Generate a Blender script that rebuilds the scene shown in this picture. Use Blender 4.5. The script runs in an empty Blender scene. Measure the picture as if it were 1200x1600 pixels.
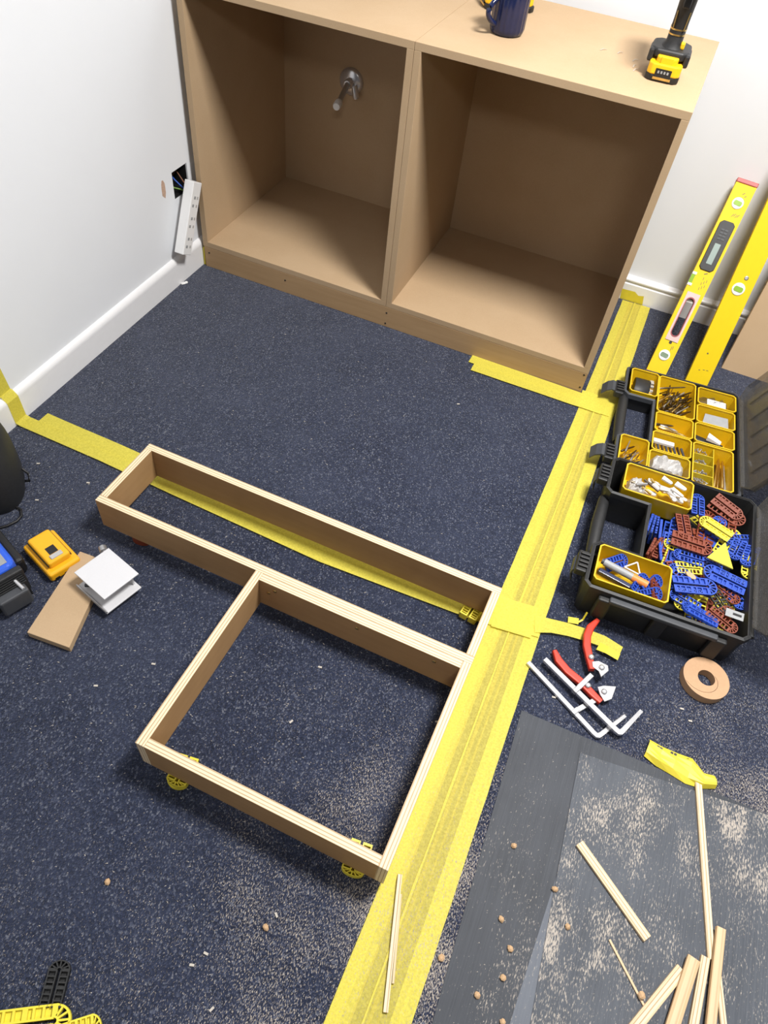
import bpy, bmesh, math, random
from mathutils import Matrix, Vector, Euler
random.seed(7)
SC = bpy.context.scene
COL = SC.collection
R = math.radians

# ---------------------------------------------------------------- camera, light, exposure
cam_data = bpy.data.cameras.new('camera')
cam_data.sensor_fit = 'VERTICAL'
cam_data.sensor_height = 36.0
cam_data.lens = 1114.94 * 36.0 / 1600.0
cam_data.clip_start = 0.05
cam = bpy.data.objects.new('camera', cam_data)
cam.location = (1.2829, -1.7873, 1.3658)
cam.rotation_euler = (0.6884, -0.0929, 0.4067)
COL.objects.link(cam)
SC.camera = cam

world = bpy.data.worlds.new('world')
world.use_nodes = True
world.node_tree.nodes['Background'].inputs[0].default_value = (0.9, 0.95, 1, 1)
world.node_tree.nodes['Background'].inputs[1].default_value = 0.02
SC.world = world

SC.view_settings.view_transform = 'Standard'
SC.view_settings.look = 'None'
SC.view_settings.gamma = 1.0
SC.view_settings.use_curve_mapping = False
SC.view_settings.exposure = 0.1

CEIL = 2.46
LAMPS = [(1.70, -0.60, 92), (1.80, -3.00, 20), (4.10, -0.60, 4), (4.10, -3.00, 4)]
for lx, ly, lw in LAMPS:
    ld = bpy.data.lights.new('ceiling_panel_light', 'AREA')
    ld.shape = 'SQUARE'
    ld.size = 0.48
    ld.energy = lw
    ld.color = (1.0, 0.975, 0.945)
    lo = bpy.data.objects.new('ceiling_panel_light', ld)
    lo.location = (lx, ly, CEIL - 0.03)
    COL.objects.link(lo)

# ---------------------------------------------------------------- material helpers
class NT:
    def __init__(s, name):
        s.m = bpy.data.materials.new(name)
        s.m.use_nodes = True
        s.t = s.m.node_tree
        s.b = s.t.nodes['Principled BSDF']
        s.out = s.t.nodes['Material Output']
    def n(s, typ, **kw):
        nd = s.t.nodes.new(typ)
        for k, v in kw.items():
            setattr(nd, k, v)
        return nd
    def l(s, a, b):
        s.t.links.new(a, b)
    def val(s, sock, v):
        if hasattr(v, 'is_output'):
            s.l(v, sock)
        else:
            sock.default_value = v
    def math(s, op, a, b=0.0, c=None, clamp=False):
        nd = s.n('ShaderNodeMath', operation=op, use_clamp=clamp)
        s.val(nd.inputs[0], a); s.val(nd.inputs[1], b)
        if c is not None: s.val(nd.inputs[2], c)
        return nd.outputs[0]
    def mix(s, f, a, b):
        nd = s.n('ShaderNodeMix', data_type='RGBA')
        s.val(nd.inputs[0], f)
        s.val(nd.inputs[6], a if hasattr(a, 'is_output') else (*a, 1))
        s.val(nd.inputs[7], b if hasattr(b, 'is_output') else (*b, 1))
        return nd.outputs[2]
    def coord(s, which='Object', scale=(1, 1, 1), rot=(0, 0, 0)):
        tc = s.n('ShaderNodeTexCoord')
        mp = s.n('ShaderNodeMapping')
        mp.inputs['Scale'].default_value = scale
        mp.inputs['Rotation'].default_value = rot
        s.l(tc.outputs[which], mp.inputs[0])
        return mp.outputs[0]
    def wpos(s, scale=(1, 1, 1), rot=(0, 0, 0)):
        g = s.n('ShaderNodeNewGeometry')
        mp = s.n('ShaderNodeMapping')
        mp.inputs['Scale'].default_value = scale
        mp.inputs['Rotation'].default_value = rot
        s.l(g.outputs['Position'], mp.inputs[0])
        return mp.outputs[0]
    def noise(s, vec, scale, detail=2.0, rough=0.5):
        nd = s.n('ShaderNodeTexNoise')
        s.l(vec, nd.inputs['Vector'])
        nd.inputs['Scale'].default_value = scale
        nd.inputs['Detail'].default_value = detail
        nd.inputs['Roughness'].default_value = rough
        return nd.outputs[0]
    def rng(s, v, a, b, c=0.0, d=1.0):
        nd = s.n('ShaderNodeMapRange')
        s.val(nd.inputs[0], v); s.val(nd.inputs[1], a); s.val(nd.inputs[2], b)
        s.val(nd.inputs[3], c); s.val(nd.inputs[4], d)
        return nd.outputs[0]
    def ramp(s, f, stops, interp='LINEAR'):
        nd = s.n('ShaderNodeValToRGB')
        nd.color_ramp.interpolation = interp
        e = nd.color_ramp.elements
        while len(e) < len(stops): e.new(0.5)
        for el, (p, c) in zip(e, stops):
            el.position = p; el.color = (*c, 1)
        s.l(f, nd.inputs[0])
        return nd.outputs[0]
    def bump(s, h, strength=0.3, dist=0.002):
        nd = s.n('ShaderNodeBump')
        nd.inputs['Strength'].default_value = strength
        nd.inputs['Distance'].default_value = dist
        s.l(h, nd.inputs['Height'])
        s.l(nd.outputs[0], s.b.inputs['Normal'])
    def set(s, color=None, rough=None, metal=None, spec=None, **kw):
        if color is not None:
            s.val(s.b.inputs['Base Color'], color if hasattr(color, 'is_output') else (*color, 1))
        if rough is not None: s.val(s.b.inputs['Roughness'], rough)
        if metal is not None: s.b.inputs['Metallic'].default_value = metal
        if spec is not None: s.b.inputs['Specular IOR Level'].default_value = spec
        return s

def plain(name, color, rough=0.5, metal=0.0, var=0.12, scale=60.0, bump=0.0, spec=None):
    k = NT(name)
    v = k.coord('Object')
    nz = k.noise(v, scale, 3)
    dark = tuple(c * (1 - var) for c in color); lite = tuple(min(1, c * (1 + var)) for c in color)
    k.set(k.mix(nz, dark, lite), rough, metal, spec)
    if bump: k.bump(nz, bump, 0.001)
    return k.m

SAWDUST = (0.46, 0.405, 0.345)
def dust_mask(k):
    """sawdust lies thickest around the cutting mat and thins out across the carpet"""
    g = k.n('ShaderNodeNewGeometry')
    def blob(p, r0, r1, amp):
        d = k.n('ShaderNodeVectorMath', operation='DISTANCE')
        k.l(g.outputs['Position'], d.inputs[0]); d.inputs[1].default_value = p
        return k.rng(d.outputs['Value'], r0, r1, 0.0, amp)
    m = k.math('MAXIMUM', blob((1.45, -1.60, 0), 0.95, 0.1, 1.0), blob((1.85, -1.05, 0), 0.55, 0.05, 0.85))
    m = k.math('MAXIMUM', m, blob((1.02, -1.25, 0), 0.55, 0.05, 0.5))
    m = k.math('MAXIMUM', m, blob((1.0, -0.03, 0), 0.32, 0.03, 0.35))
    m = k.math('MAXIMUM', m, blob((0.75, -1.95, 0), 0.95, 0.1, 0.55))
    big = k.noise(k.wpos(), 7.0, 3, 0.6)
    m = k.math('MULTIPLY', m, k.rng(big, 0.3, 0.65, 0.6, 1.1))
    return m
def dusted(k, color, amount=1.0, scale=330.0, dirn=0.6, stretch=0.35, base=0.0, soft=0.12):
    m = k.math('ADD', k.math('MULTIPLY', dust_mask(k), amount), base)
    fine = k.noise(k.wpos((1, stretch, 1), (0, 0, dirn)), scale, 2, 0.6)
    th = k.math('SUBTRACT', 0.76, k.math('MULTIPLY', m, 0.34))
    f = k.rng(fine, th, k.math('ADD', th, soft), 0.0, 0.85)
    return k.mix(f, color, SAWDUST), f

# carpet
k = NT('carpet_navy')
vor = k.n('ShaderNodeTexVoronoi'); vor.inputs['Scale'].default_value = 400.0
k.l(k.wpos((1, 0.75, 1), (0, 0, 0.45)), vor.inputs['Vector'])
sep = k.n('ShaderNodeSeparateColor'); k.l(vor.outputs['Color'], sep.inputs[0])
base = k.ramp(sep.outputs[0], [(0.0, (0.006, 0.009, 0.021)), (0.5, (0.013, 0.019, 0.043)), (0.8, (0.026, 0.034, 0.066)), (0.92, (0.062, 0.072, 0.11)), (1.0, (0.14, 0.15, 0.18))])
big = k.noise(k.wpos(), 5.0, 4, 0.6)
base = k.mix(k.rng(big, 0.3, 0.7), base, k.mix(0.35, base, (0.045, 0.055, 0.095)))
c2, df = dusted(k, base, 0.95, 560.0, 0.5, 0.4)
k.set(c2, 0.95, spec=0.15)
k.b.inputs['Sheen Weight'].default_value = 0.25
k.bump(k.math('ADD', vor.outputs['Distance'], k.math('MULTIPLY', k.noise(k.wpos(), 150.0, 3), 0.35)), 0.7, 0.003)
M_CARPET = k.m

def wallmat(name, col):
    k = NT(name)
    nz = k.noise(k.wpos(), 9.0, 4)
    k.set(k.mix(nz, tuple(c * 0.97 for c in col), col), 0.6, spec=0.3)
    k.bump(k.noise(k.wpos(), 160.0, 3), 0.06, 0.001)
    return k.m
M_WALL = wallmat('wall_white_paint', (0.78, 0.80, 0.83))
M_CEIL = wallmat('ceiling_tile', (0.62, 0.62, 0.62))
M_WALLF = wallmat('wall_unseen_low_bounce', (0.30, 0.31, 0.33))  # unseen right and front walls, darkened to cut bounce light
M_SKIRT = plain('skirting_gloss_white', (0.82, 0.82, 0.83), 0.3, var=0.03)

# MDF
k = NT('mdf_board')
nz = k.noise(k.coord('Object'), 420.0, 3, 0.7)
bg = k.noise(k.wpos(), 6.0, 4, 0.6)
cc = k.mix(nz, (0.40, 0.275, 0.160), (0.50, 0.36, 0.22))
cc = k.mix(k.rng(bg, 0.35, 0.7, 0, 0.35), cc, (0.52, 0.385, 0.25))
k.set(cc, 0.75, spec=0.25)
k.bump(nz, 0.05, 0.0005)
M_MDF = k.m
# sawn MDF edges carry darker fibres
k = NT('mdf_sawn_edge')
nz = k.noise(k.coord('Object', (30, 30, 500)), 3.0, 4, 0.7)
k.set(k.mix(nz, (0.40, 0.27, 0.145), (0.55, 0.385, 0.225)), 0.8, spec=0.2)
M_MDFE = k.m

# plywood: veneer faces and a laminated edge that follows the board thickness (local Y)
def ply(name, half, layers, face_a, face_b, lite=(0.74, 0.60, 0.41), dark=(0.36, 0.22, 0.10)):
    k = NT(name)
    tc = k.n('ShaderNodeTexCoord')
    sp = k.n('ShaderNodeSeparateXYZ'); k.l(tc.outputs['Object'], sp.inputs[0])
    y = sp.outputs[1]
    wob = k.noise(k.coord('Object', (6, 30, 30)), 3.0, 3)
    yy = k.math('ADD', y, k.math('MULTIPLY', k.math('SUBTRACT', wob, 0.5), half * 0.12))
    lay = k.math('SINE', k.math('MULTIPLY', yy, math.pi * layers / half))
    streak = k.noise(k.coord('Object', (25, 900, 60)), 1.0, 2)
    lf = k.rng(k.math('ADD', lay, k.math('MULTIPLY', streak, 0.9)), 0.9, 1.35)
    edge = k.mix(lf, lite, dark)
    edge = k.mix(k.math('MULTIPLY', streak, 0.25), edge, (0.82, 0.70, 0.52))
    gr = k.noise(k.coord('Object', (3, 40, 55)), 1.0, 4, 0.6)
    gr2 = k.noise(k.coord('Object', (14, 14, 14)), 1.0, 3)
    face = k.mix(gr, face_a, face_b)
    face = k.mix(k.rng(gr2, 0.45, 0.75, 0, 0.35), face, tuple(c * 0.8 for c in face_a))
    isf = k.math('GREATER_THAN', k.math('ABSOLUTE', y), half * 0.955)
    k.set(k.mix(isf, edge, face), 0.6, spec=0.3)
    k.bump(gr, 0.05, 0.0005)
    return k.m
M_PLY = ply('plywood_birch', 0.009, 3, (0.34, 0.195, 0.085), (0.44, 0.275, 0.13))
M_STICK = ply('plywood_offcut', 0.006, 2, (0.60, 0.44, 0.27), (0.70, 0.53, 0.34))
M_STICKB = ply('plywood_offcut_brown', 0.006, 1, (0.52, 0.34, 0.18), (0.62, 0.43, 0.25), (0.62, 0.45, 0.27), (0.5, 0.33, 0.18))
# plinth timber
k = NT('plinth_timber')
gr = k.noise(k.coord('Object', (5, 30, 70)), 1.0, 5, 0.6)
k.set(k.mix(gr, (0.33, 0.205, 0.10), (0.47, 0.315, 0.17)), 0.6, spec=0.3)
M_PLINTH = k.m

# yellow masking tape: thin, lets some of the carpet through
def tape(name, col, trans, dust=0.5):
    k = NT(name)
    nz = k.noise(k.wpos(), 260.0, 3, 0.7)
    c1 = k.mix(nz, tuple(c * 0.9 for c in col), col)
    c2, f = dusted(k, c1, dust, 560.0, 0.5, 0.4)
    k.set(c2, 0.55, spec=0.3)
    k.bump(nz, 0.25, 0.0008)
    tr = k.n('ShaderNodeBsdfTransparent')
    tr.inputs[0].default_value = (1, 0.93, 0.35, 1)
    mx = k.n('ShaderNodeMixShader')
    k.val(mx.inputs[0], k.rng(nz, 0.35, 0.65, 1 - trans - 0.08, 1 - trans + 0.08))
    k.l(tr.outputs[0], mx.inputs[1]); k.l(k.b.outputs[0], mx.inputs[2]); k.l(mx.outputs[0], k.out.inputs[0])
    return k.m
M_TAPE = tape('yellow_masking_tape', (0.76, 0.66, 0.09), 0.26, 0.62)
M_TAPEB = tape('yellow_masking_tape_thin', (0.72, 0.62, 0.11), 0.42, 0.62)
M_TAPE2 = plain('yellow_tape_opaque', (0.66, 0.55, 0.04), 0.5, var=0.1)

# rubber mat
def mat_sheet(name, a, b, dust):
    k = NT(name)
    rib = k.rng(k.noise(k.coord('Object', (330, 2.5, 1)), 1.0, 3, 0.75), 0.25, 0.75)
    bg = k.noise(k.wpos(), 9, 4)
    col = k.mix(rib, a, b)
    col = k.mix(k.rng(bg, 0.35, 0.7, 0, 0.4), col, tuple(c * 1.3 for c in b))
    patch = k.rng(k.noise(k.wpos((1, 0.6, 1), (0, 0, 0.3)), 13.0, 3, 0.6), 0.38, 0.62, 0.55, 1.35)
    c2, f = dusted(k, col, k.math('MULTIPLY', patch, dust), 420.0, 0.55, 0.3, 0.0, 0.16)
    k.set(c2, 0.6, spec=0.35)
    k.bump(rib, 0.35, 0.001)
    return k.m
M_MAT1 = mat_sheet('mat_smooth_grey', (0.026, 0.030, 0.038), (0.048, 0.054, 0.066), 0.5)
M_MAT2 = mat_sheet('mat_ribbed_grey', (0.034, 0.040, 0.052), (0.080, 0.090, 0.108), 1.1)
M_MAT3 = mat_sheet('mat_pale_grey', (0.09, 0.10, 0.125), (0.12, 0.135, 0.16), 0.4)

M_BLACK = plain('black_plastic', (0.010, 0.010, 0.011), 0.5, var=0.25, bump=0.05)
M_BLACKR = plain('black_rough_plastic', (0.016, 0.0165, 0.0175), 0.55, var=0.4, scale=140, bump=0.2)
M_DKGREY = plain('dark_grey_plastic', (0.050, 0.054, 0.062), 0.55, var=0.2)
M_GREY = plain('grey_plastic', (0.30, 0.31, 0.32), 0.5)
M_YBIN = plain('yellow_bin_plastic', (0.66, 0.42, 0.008), 0.35, var=0.06)
M_YDIV = plain('olive_yellow_divider', (0.62, 0.48, 0.02), 0.4, var=0.06)
M_YLEV = plain('yellow_level_enamel', (0.74, 0.53, 0.004), 0.55, var=0.04, spec=0.3)
M_YTOOL = plain('yellow_tool_plastic', (0.85, 0.50, 0.008), 0.4, var=0.05)
M_OTOOL = plain('amber_battery_plastic', (0.85, 0.42, 0.01), 0.42, var=0.05)
M_WHITE = plain('white_plastic', (0.80, 0.80, 0.80), 0.35, var=0.03)
M_WHITEP = plain('white_powder_coat', (0.60, 0.60, 0.62), 0.4, var=0.04, scale=400)
M_OFFW = plain('off_white_film', (0.45, 0.44, 0.43), 0.35, var=0.2, scale=90)
M_RED = plain('red_grip', (0.55, 0.035, 0.012), 0.45, var=0.1)
M_REDCAP = plain('faded_red_cap', (0.42, 0.09, 0.085), 0.5)
M_PINK = plain('pale_pink_grip', (0.62, 0.45, 0.43), 0.4)
M_MAROON = plain('maroon_rubber', (0.28, 0.05, 0.06), 0.5)
M_BLUE = plain('blue_packer_plastic', (0.022, 0.070, 0.42), 0.45, var=0.15)
M_BROWN = plain('brown_packer_plastic', (0.20, 0.040, 0.016), 0.5, var=0.15)
M_YPACK = plain('yellow_packer_plastic', (0.76, 0.64, 0.05), 0.45, var=0.08)
M_TBLUE = plain('blue_tool_plastic', (0.02, 0.10, 0.62), 0.4, var=0.08)
M_NAVY = plain('navy_glaze', (0.010, 0.016, 0.060), 0.16, var=0.2)
M_ORANGE = plain('orange_label', (0.75, 0.24, 0.05), 0.5)
M_STEEL = plain('zinc_steel', (0.46, 0.46, 0.47), 0.33, 0.75, var=0.08)
M_CHROME = plain('chrome', (0.68, 0.68, 0.70), 0.22, 0.7, var=0.03)
M_BRASS = plain('brass_yellow', (0.70, 0.50, 0.18), 0.3, 1.0, var=0.2)
M_BRONZE = plain('dark_bronze_steel', (0.17, 0.13, 0.09), 0.35, 1.0, var=0.4)
M_VIAL = plain('green_vial', (0.25, 0.42, 0.05), 0.15)
M_VIALD = plain('dark_green_vial', (0.05, 0.12, 0.03), 0.15)
M_LCD = plain('grey_lcd', (0.26, 0.33, 0.31), 0.25, var=0.03)
M_KRAFT = plain('brown_kraft_roll', (0.48, 0.29, 0.16), 0.6, var=0.1, scale=200)
M_CORK = plain('wood_crumb', (0.52, 0.34, 0.19), 0.8, var=0.25, scale=300)
M_DUSTW = plain('pale_wood_fleck', (0.48, 0.44, 0.39), 0.8, var=0.2)
M_PLASTER = plain('plaster_white', (0.80, 0.80, 0.79), 0.8)
M_SCAR = plain('bare_plaster_scar', (0.50, 0.34, 0.25), 0.9, var=0.35, scale=300)
M_DIFF = NT('lamp_diffuser').set((0.9, 0.9, 0.9), 0.5)
M_DIFF.b.inputs['Emission Color'].default_value = (1, 0.97, 0.93, 1)
M_DIFF.b.inputs['Emission Strength'].default_value = 0.5
M_DIFF = M_DIFF.m
# smoky clear lid
k = NT('clear_smoky_plastic')
nz = k.noise(k.coord('Object'), 35.0, 4, 0.7)
k.set((0.13, 0.125, 0.115), k.rng(nz, 0.3, 0.7, 0.04, 0.16), spec=0.9)
tr = k.n('ShaderNodeBsdfTransparent'); tr.inputs[0].default_value = (0.80, 0.79, 0.77, 1)
mx = k.n('ShaderNodeMixShader')
lw = k.n('ShaderNodeLayerWeight'); lw.inputs[0].default_value = 0.35
k.val(mx.inputs[0], k.rng(lw.outputs['Facing'], 0, 1, 0.14, 0.60))
k.l(tr.outputs[0], mx.inputs[1]); k.l(k.b.outputs[0], mx.inputs[2]); k.l(mx.outputs[0], k.out.inputs[0])
M_CLEAR = k.m

# ---------------------------------------------------------------- mesh helpers
class MB:
    def __init__(s):
        s.v = []; s.f = []; s.sm = []
    def add(s, verts, faces, M=None, smooth=False):
        o = len(s.v)
        for p in verts:
            p = Vector(p)
            s.v.append(tuple(M @ p) if M is not None else tuple(p))
        for f in faces:
            s.f.append(tuple(i + o for i in f)); s.sm.append(smooth)
        return s
    def box(s, x0, x1, y0, y1, z0, z1, M=None):
        vs = [(x0, y0, z0), (x1, y0, z0), (x1, y1, z0), (x0, y1, z0), (x0, y0, z1), (x1, y0, z1), (x1, y1, z1), (x0, y1, z1)]
        return s.add(vs, [(3, 2, 1, 0), (4, 5, 6, 7), (0, 1, 5, 4), (1, 2, 6, 5), (2, 3, 7, 6), (3, 0, 4, 7)], M)
    def prism(s, poly, z0, z1, M=None, smooth=False):
        n = len(poly)
        vs = [(x, y, z0) for x, y in poly] + [(x, y, z1) for x, y in poly]
        fs = [tuple(range(n - 1, -1, -1)), tuple(range(n, 2 * n))]
        fs += [(i, (i + 1) % n, n + (i + 1) % n, n + i) for i in range(n)]
        return s.add(vs, fs, M)
    def loft(s, rings, M=None, smooth=True, cap=True):
        n = len(rings[0]); vs = [p for r in rings for p in r]; fs = []
        for j in range(len(rings) - 1):
            for i in range(n):
                fs.append((j * n + i, j * n + (i + 1) % n, (j + 1) * n + (i + 1) % n, (j + 1) * n + i))
        s.add(vs, fs, M, smooth)
        if cap:
            s.add(rings[0], [tuple(range(n - 1, -1, -1))], M)
            s.add(rings[-1], [tuple(range(n))], M)
        return s
    def lathe(s, prof, n=24, M=None, smooth=True, cap=True):
        rings = [[(r * math.cos(2 * math.pi * i / n), r * math.sin(2 * math.pi * i / n), z) for i in range(n)] for r, z in prof]
        return s.loft(rings, M, smooth, cap)
    def tube(s, pts, r, n=8, M=None):
        pts = [Vector(p) for p in pts]; rings = []
        for i, p in enumerate(pts):
            t = (pts[min(i + 1, len(pts) - 1)] - pts[max(i - 1, 0)]).normalized()
            up = Vector((0, 0, 1)) if abs(t.z) < 0.9 else Vector((1, 0, 0))
            a = t.cross(up).normalized(); b = t.cross(a).normalized()
            rr = r[i] if isinstance(r, (list, tuple)) else r
            rings.append([tuple(p + a * (rr * math.cos(-2 * math.pi * q / n)) + b * (rr * math.sin(-2 * math.pi * q / n))) for q in range(n)])
        return s.loft(rings, M, True, True)
    def flat(s, pts, w, h, M=None):
        """bar with a flat section swept along pts; w across (horizontal), h up; h=0 gives a bare ribbon"""
        pts = [Vector(p) for p in pts]; L = len(pts); rings = []
        for i, p in enumerate(pts):
            d0 = (pts[i] - pts[i - 1]) if i else (pts[1] - pts[0])
            d1 = (pts[i + 1] - pts[i]) if i < L - 1 else d0
            d0 = Vector((d0.x, d0.y, 0)); d1 = Vector((d1.x, d1.y, 0))
            if d0.length < 1e-9: d0 = d1
            if d1.length < 1e-9: d1 = d0
            t = (d0.normalized() + d1.normalized()).normalized()
            nrm = Vector((-t.y, t.x, 0)); m = max(0.5, t.dot(d1.normalized()))
            ww = (w[i] if isinstance(w, (list, tuple)) else w) / 2 / m
            if h:
                rings.append([tuple(p - nrm * ww), tuple(p + nrm * ww), tuple(p + nrm * ww + Vector((0, 0, h))), tuple(p - nrm * ww + Vector((0, 0, h)))])
            else:
                rings.append([tuple(p - nrm * ww), tuple(p + nrm * ww)])
        if h:
            rings = [[r[0], r[3], r[2], r[1]] for r in rings]
            return s.loft(rings, M, False, True)
        vs = [q for r in rings for q in r]
        return s.add(vs, [(2 * i, 2 * i + 2, 2 * i + 3, 2 * i + 1) for i in range(L - 1)], M)
    def tray(s, poly, z0, z1, t, ft=0.002, M=None, taper=0.0):
        n = len(poly); inn = inset(poly, t); bot = inset(poly, taper) if taper else poly; ibot = inset(poly, t + taper)
        vs = [(x, y, z0) for x, y in bot] + [(x, y, z1) for x, y in poly] + [(x, y, z1) for x, y in inn] + [(x, y, z0 + ft) for x, y in ibot]
        fs = [tuple(range(n - 1, -1, -1)), tuple(range(3 * n, 4 * n))]
        for i in range(n):
            j = (i + 1) % n
            for a in range(3):
                fs.append((a * n + i, a * n + j, (a + 1) * n + j, (a + 1) * n + i))
        return s.add(vs, fs, M)
    def mesh(s, name, mat):
        me = bpy.data.meshes.new(name)
        me.from_pydata(s.v, [], s.f)
        me.polygons.foreach_set('use_smooth', s.sm)
        me.materials.append(mat)
        me.update()
        return me
    def build(s, name, mat, parent=None, loc=(0, 0, 0), rot=(0, 0, 0), bevel=0.0, seg=2):
        return obj(name, s.mesh(name, mat), parent, loc, rot, bevel, seg)

def obj(name, me, parent=None, loc=(0, 0, 0), rot=(0, 0, 0), bevel=0.0, seg=2):
    o = bpy.data.objects.new(name, me)
    o.location = loc; o.rotation_euler = rot
    o.parent = parent
    COL.objects.link(o)
    if bevel:
        b = o.modifiers.new('bevel', 'BEVEL'); b.width = bevel; b.segments = seg; b.limit_method = 'ANGLE'; b.angle_limit = R(40)
    return o

def inset(poly, t):
    """offset a CCW polygon inwards by t"""
    n = len(poly); out = []
    for i in range(n):
        p0, p1, p2 = Vector(poly[i - 1]), Vector(poly[i]), Vector(poly[(i + 1) % n])
        a = (p1 - p0).normalized(); b = (p2 - p1).normalized()
        na = Vector((-a.y, a.x)); nb = Vector((-b.y, b.x))
        m = na + nb; m = m / max(0.3, m.dot(na)) if m.length > 1e-6 else na
        out.append(tuple(p1 + m * t))
    return out

def crect(x0, x1, y0, y1, c):
    return [(x0 + c, y0), (x1 - c, y0), (x1, y0 + c), (x1, y1 - c), (x1 - c, y1), (x0 + c, y1), (x0, y1 - c), (x0, y0 + c)]
def circ(r, n=20, cx=0, cy=0):
    return [(cx + r * math.cos(2 * math.pi * i / n), cy + r * math.sin(2 * math.pi * i / n)) for i in range(n)]

def tag(o, label, cat, group=None, kind=None):
    o['label'] = label; o['category'] = cat
    if group: o['group'] = group
    if kind: o['kind'] = kind
    return o
def thing(name, label, cat, loc=(0, 0, 0), rz=0.0, group=None, rot=None):
    o = bpy.data.objects.new(name, None)
    o.empty_display_size = 0.05
    o.location = loc; o.rotation_euler = rot if rot else (0, 0, rz)
    COL.objects.link(o)
    return tag(o, label, cat, group)
def struct(o):
    o['kind'] = 'structure'
    return o
def dup(root, loc, rot, label=None, group=None, mat=None):
    r = root.copy(); COL.objects.link(r); r.location = loc; r.rotation_euler = rot
    if label: r['label'] = label
    if group: r['group'] = group
    for ch in list(root.children):
        c = ch.copy(); COL.objects.link(c); c.parent = r
        for g in ch.children:
            d = g.copy(); COL.objects.link(d); d.parent = c
    return r
def frame_at(bottom, top, side):
    """matrix whose local Z runs bottom->top, local X along side, local -Y faces out"""
    z = (Vector(top) - Vector(bottom)).normalized()
    x = Vector(side); x = (x - z * x.dot(z)).normalized()
    y = z.cross(x)
    m = Matrix((x, y, z)).transposed().to_4x4()
    m.translation = Vector(bottom)
    return m

# ---------------------------------------------------------------- the room
XW, YB = -0.0216, 0.588
X1, Y0 = 6.4, -6.4
struct(MB().box(XW - 0.1, X1 + 0.1, Y0 - 0.1, YB + 0.1, -0.06, 0.0).build('floor', M_CARPET))
struct(MB().box(XW - 0.1, X1 + 0.1, Y0 - 0.1, YB + 0.1, CEIL, CEIL + 0.06).build('ceiling', M_CEIL))
HY0, HY1, HZ0, HZ1 = -0.085, -0.008, 0.254, 0.337
wl = MB()
wl.box(XW - 0.1, XW, Y0, YB, 0, HZ0).box(XW - 0.1, XW, Y0, YB, HZ1, CEIL)
wl.box(XW - 0.1, XW, Y0, HY0, HZ0, HZ1).box(XW - 0.1, XW, HY1, YB, HZ0, HZ1)
wl = struct(wl.build('wall_left', M_WALL))
struct(MB().box(XW - 0.1, X1 + 0.1, YB, YB + 0.1, 0, CEIL).build('wall_back', M_WALL))
struct(MB().box(X1, X1 + 0.1, Y0, YB, 0, CEIL).build('wall_right', M_WALLF))
struct(MB().box(XW - 0.1, X1 + 0.1, Y0 - 0.1, Y0, 0, CEIL).build('wall_front', M_WALLF))
# chipped patch of paint
pp = [(math.cos(a * 0.63) * 0.011 * random.uniform(0.7, 1.2), math.sin(a * 0.63) * 0.027 * random.uniform(0.8, 1.15)) for a in range(10)]
MB().prism(pp, -0.001, 0.0006, Matrix.Translation((XW, -0.133, 0.309)) @ Matrix.Rotation(R(90), 4, 'Y') @ Matrix.Rotation(R(90), 4, 'Z')).build('paint_scar', M_SCAR, wl)
# skirtings
def profile(t, h):
    p = [(0, 0), (t, 0), (t, h * 0.80)]
    for i in range(1, 7):
        a = i / 6 * math.pi / 2
        p.append((t * (1 - 0.93 * math.sin(a) * (i / 6)) , h * 0.80 + h * 0.2 * math.sin(a)))
    return p + [(0, h)]
def extr(prof, a, b, fn):
    n = len(prof); m = MB()
    m.add([fn(d, z, a) for d, z in prof] + [fn(d, z, b) for d, z in prof],
          [tuple(range(n)), tuple(range(2 * n - 1, n - 1, -1))] + [(i, n + i, n + (i + 1) % n, (i + 1) % n) for i in range(n)])
    return m
struct(extr(profile(0.0132, 0.088), Y0, YB, lambda d, z, q: (XW + d, q, z)).build('baseboard_left', M_SKIRT))
pb = [(0, 0), (0.018, 0), (0.018, 0.060), (0.0135, 0.063), (0.0135, 0.068)]
pb += [(0.0135 + 0.0055 * math.sin(a), 0.0745 - 0.0065 * math.cos(a)) for a in [i / 7 * math.pi for i in range(8)]] + [(0.008, 0.084), (0, 0.085)]
struct(extr(pb, XW, X1, lambda d, z, q: (q, YB - d, z)).build('baseboard_back', M_SKIRT))
struct(extr(profile(0.0132, 0.088), Y0, YB, lambda d, z, q: (X1 - d, q, z)).build('baseboard_right', M_SKIRT))

# ceiling light panels
LL = ['square ceiling light panel above the carpet in front of the cabinets', 'square ceiling light panel behind the photographer near the left wall',
      'square ceiling light panel on the far side near the back wall', 'square ceiling light panel on the far side away from the cabinets']
for (lx, ly, lw), lb in zip(LAMPS, LL):
    t = thing('ceiling_light', lb, 'ceiling light', (lx, ly, CEIL), 0, 'ceiling light panels')
    m = MB()
    m.box(-0.3, 0.3, -0.3, -0.28, -0.012, 0).box(-0.3, 0.3, 0.28, 0.3, -0.012, 0).box(-0.3, -0.28, -0.28, 0.28, -0.012, 0).box(0.28, 0.3, -0.28, 0.28, -0.012, 0)
    m.build('frame', M_WHITE, t)
    MB().box(-0.28, 0.28, -0.28, 0.28, -0.008, -0.002).build('diffuser', M_DIFF, t)

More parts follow.
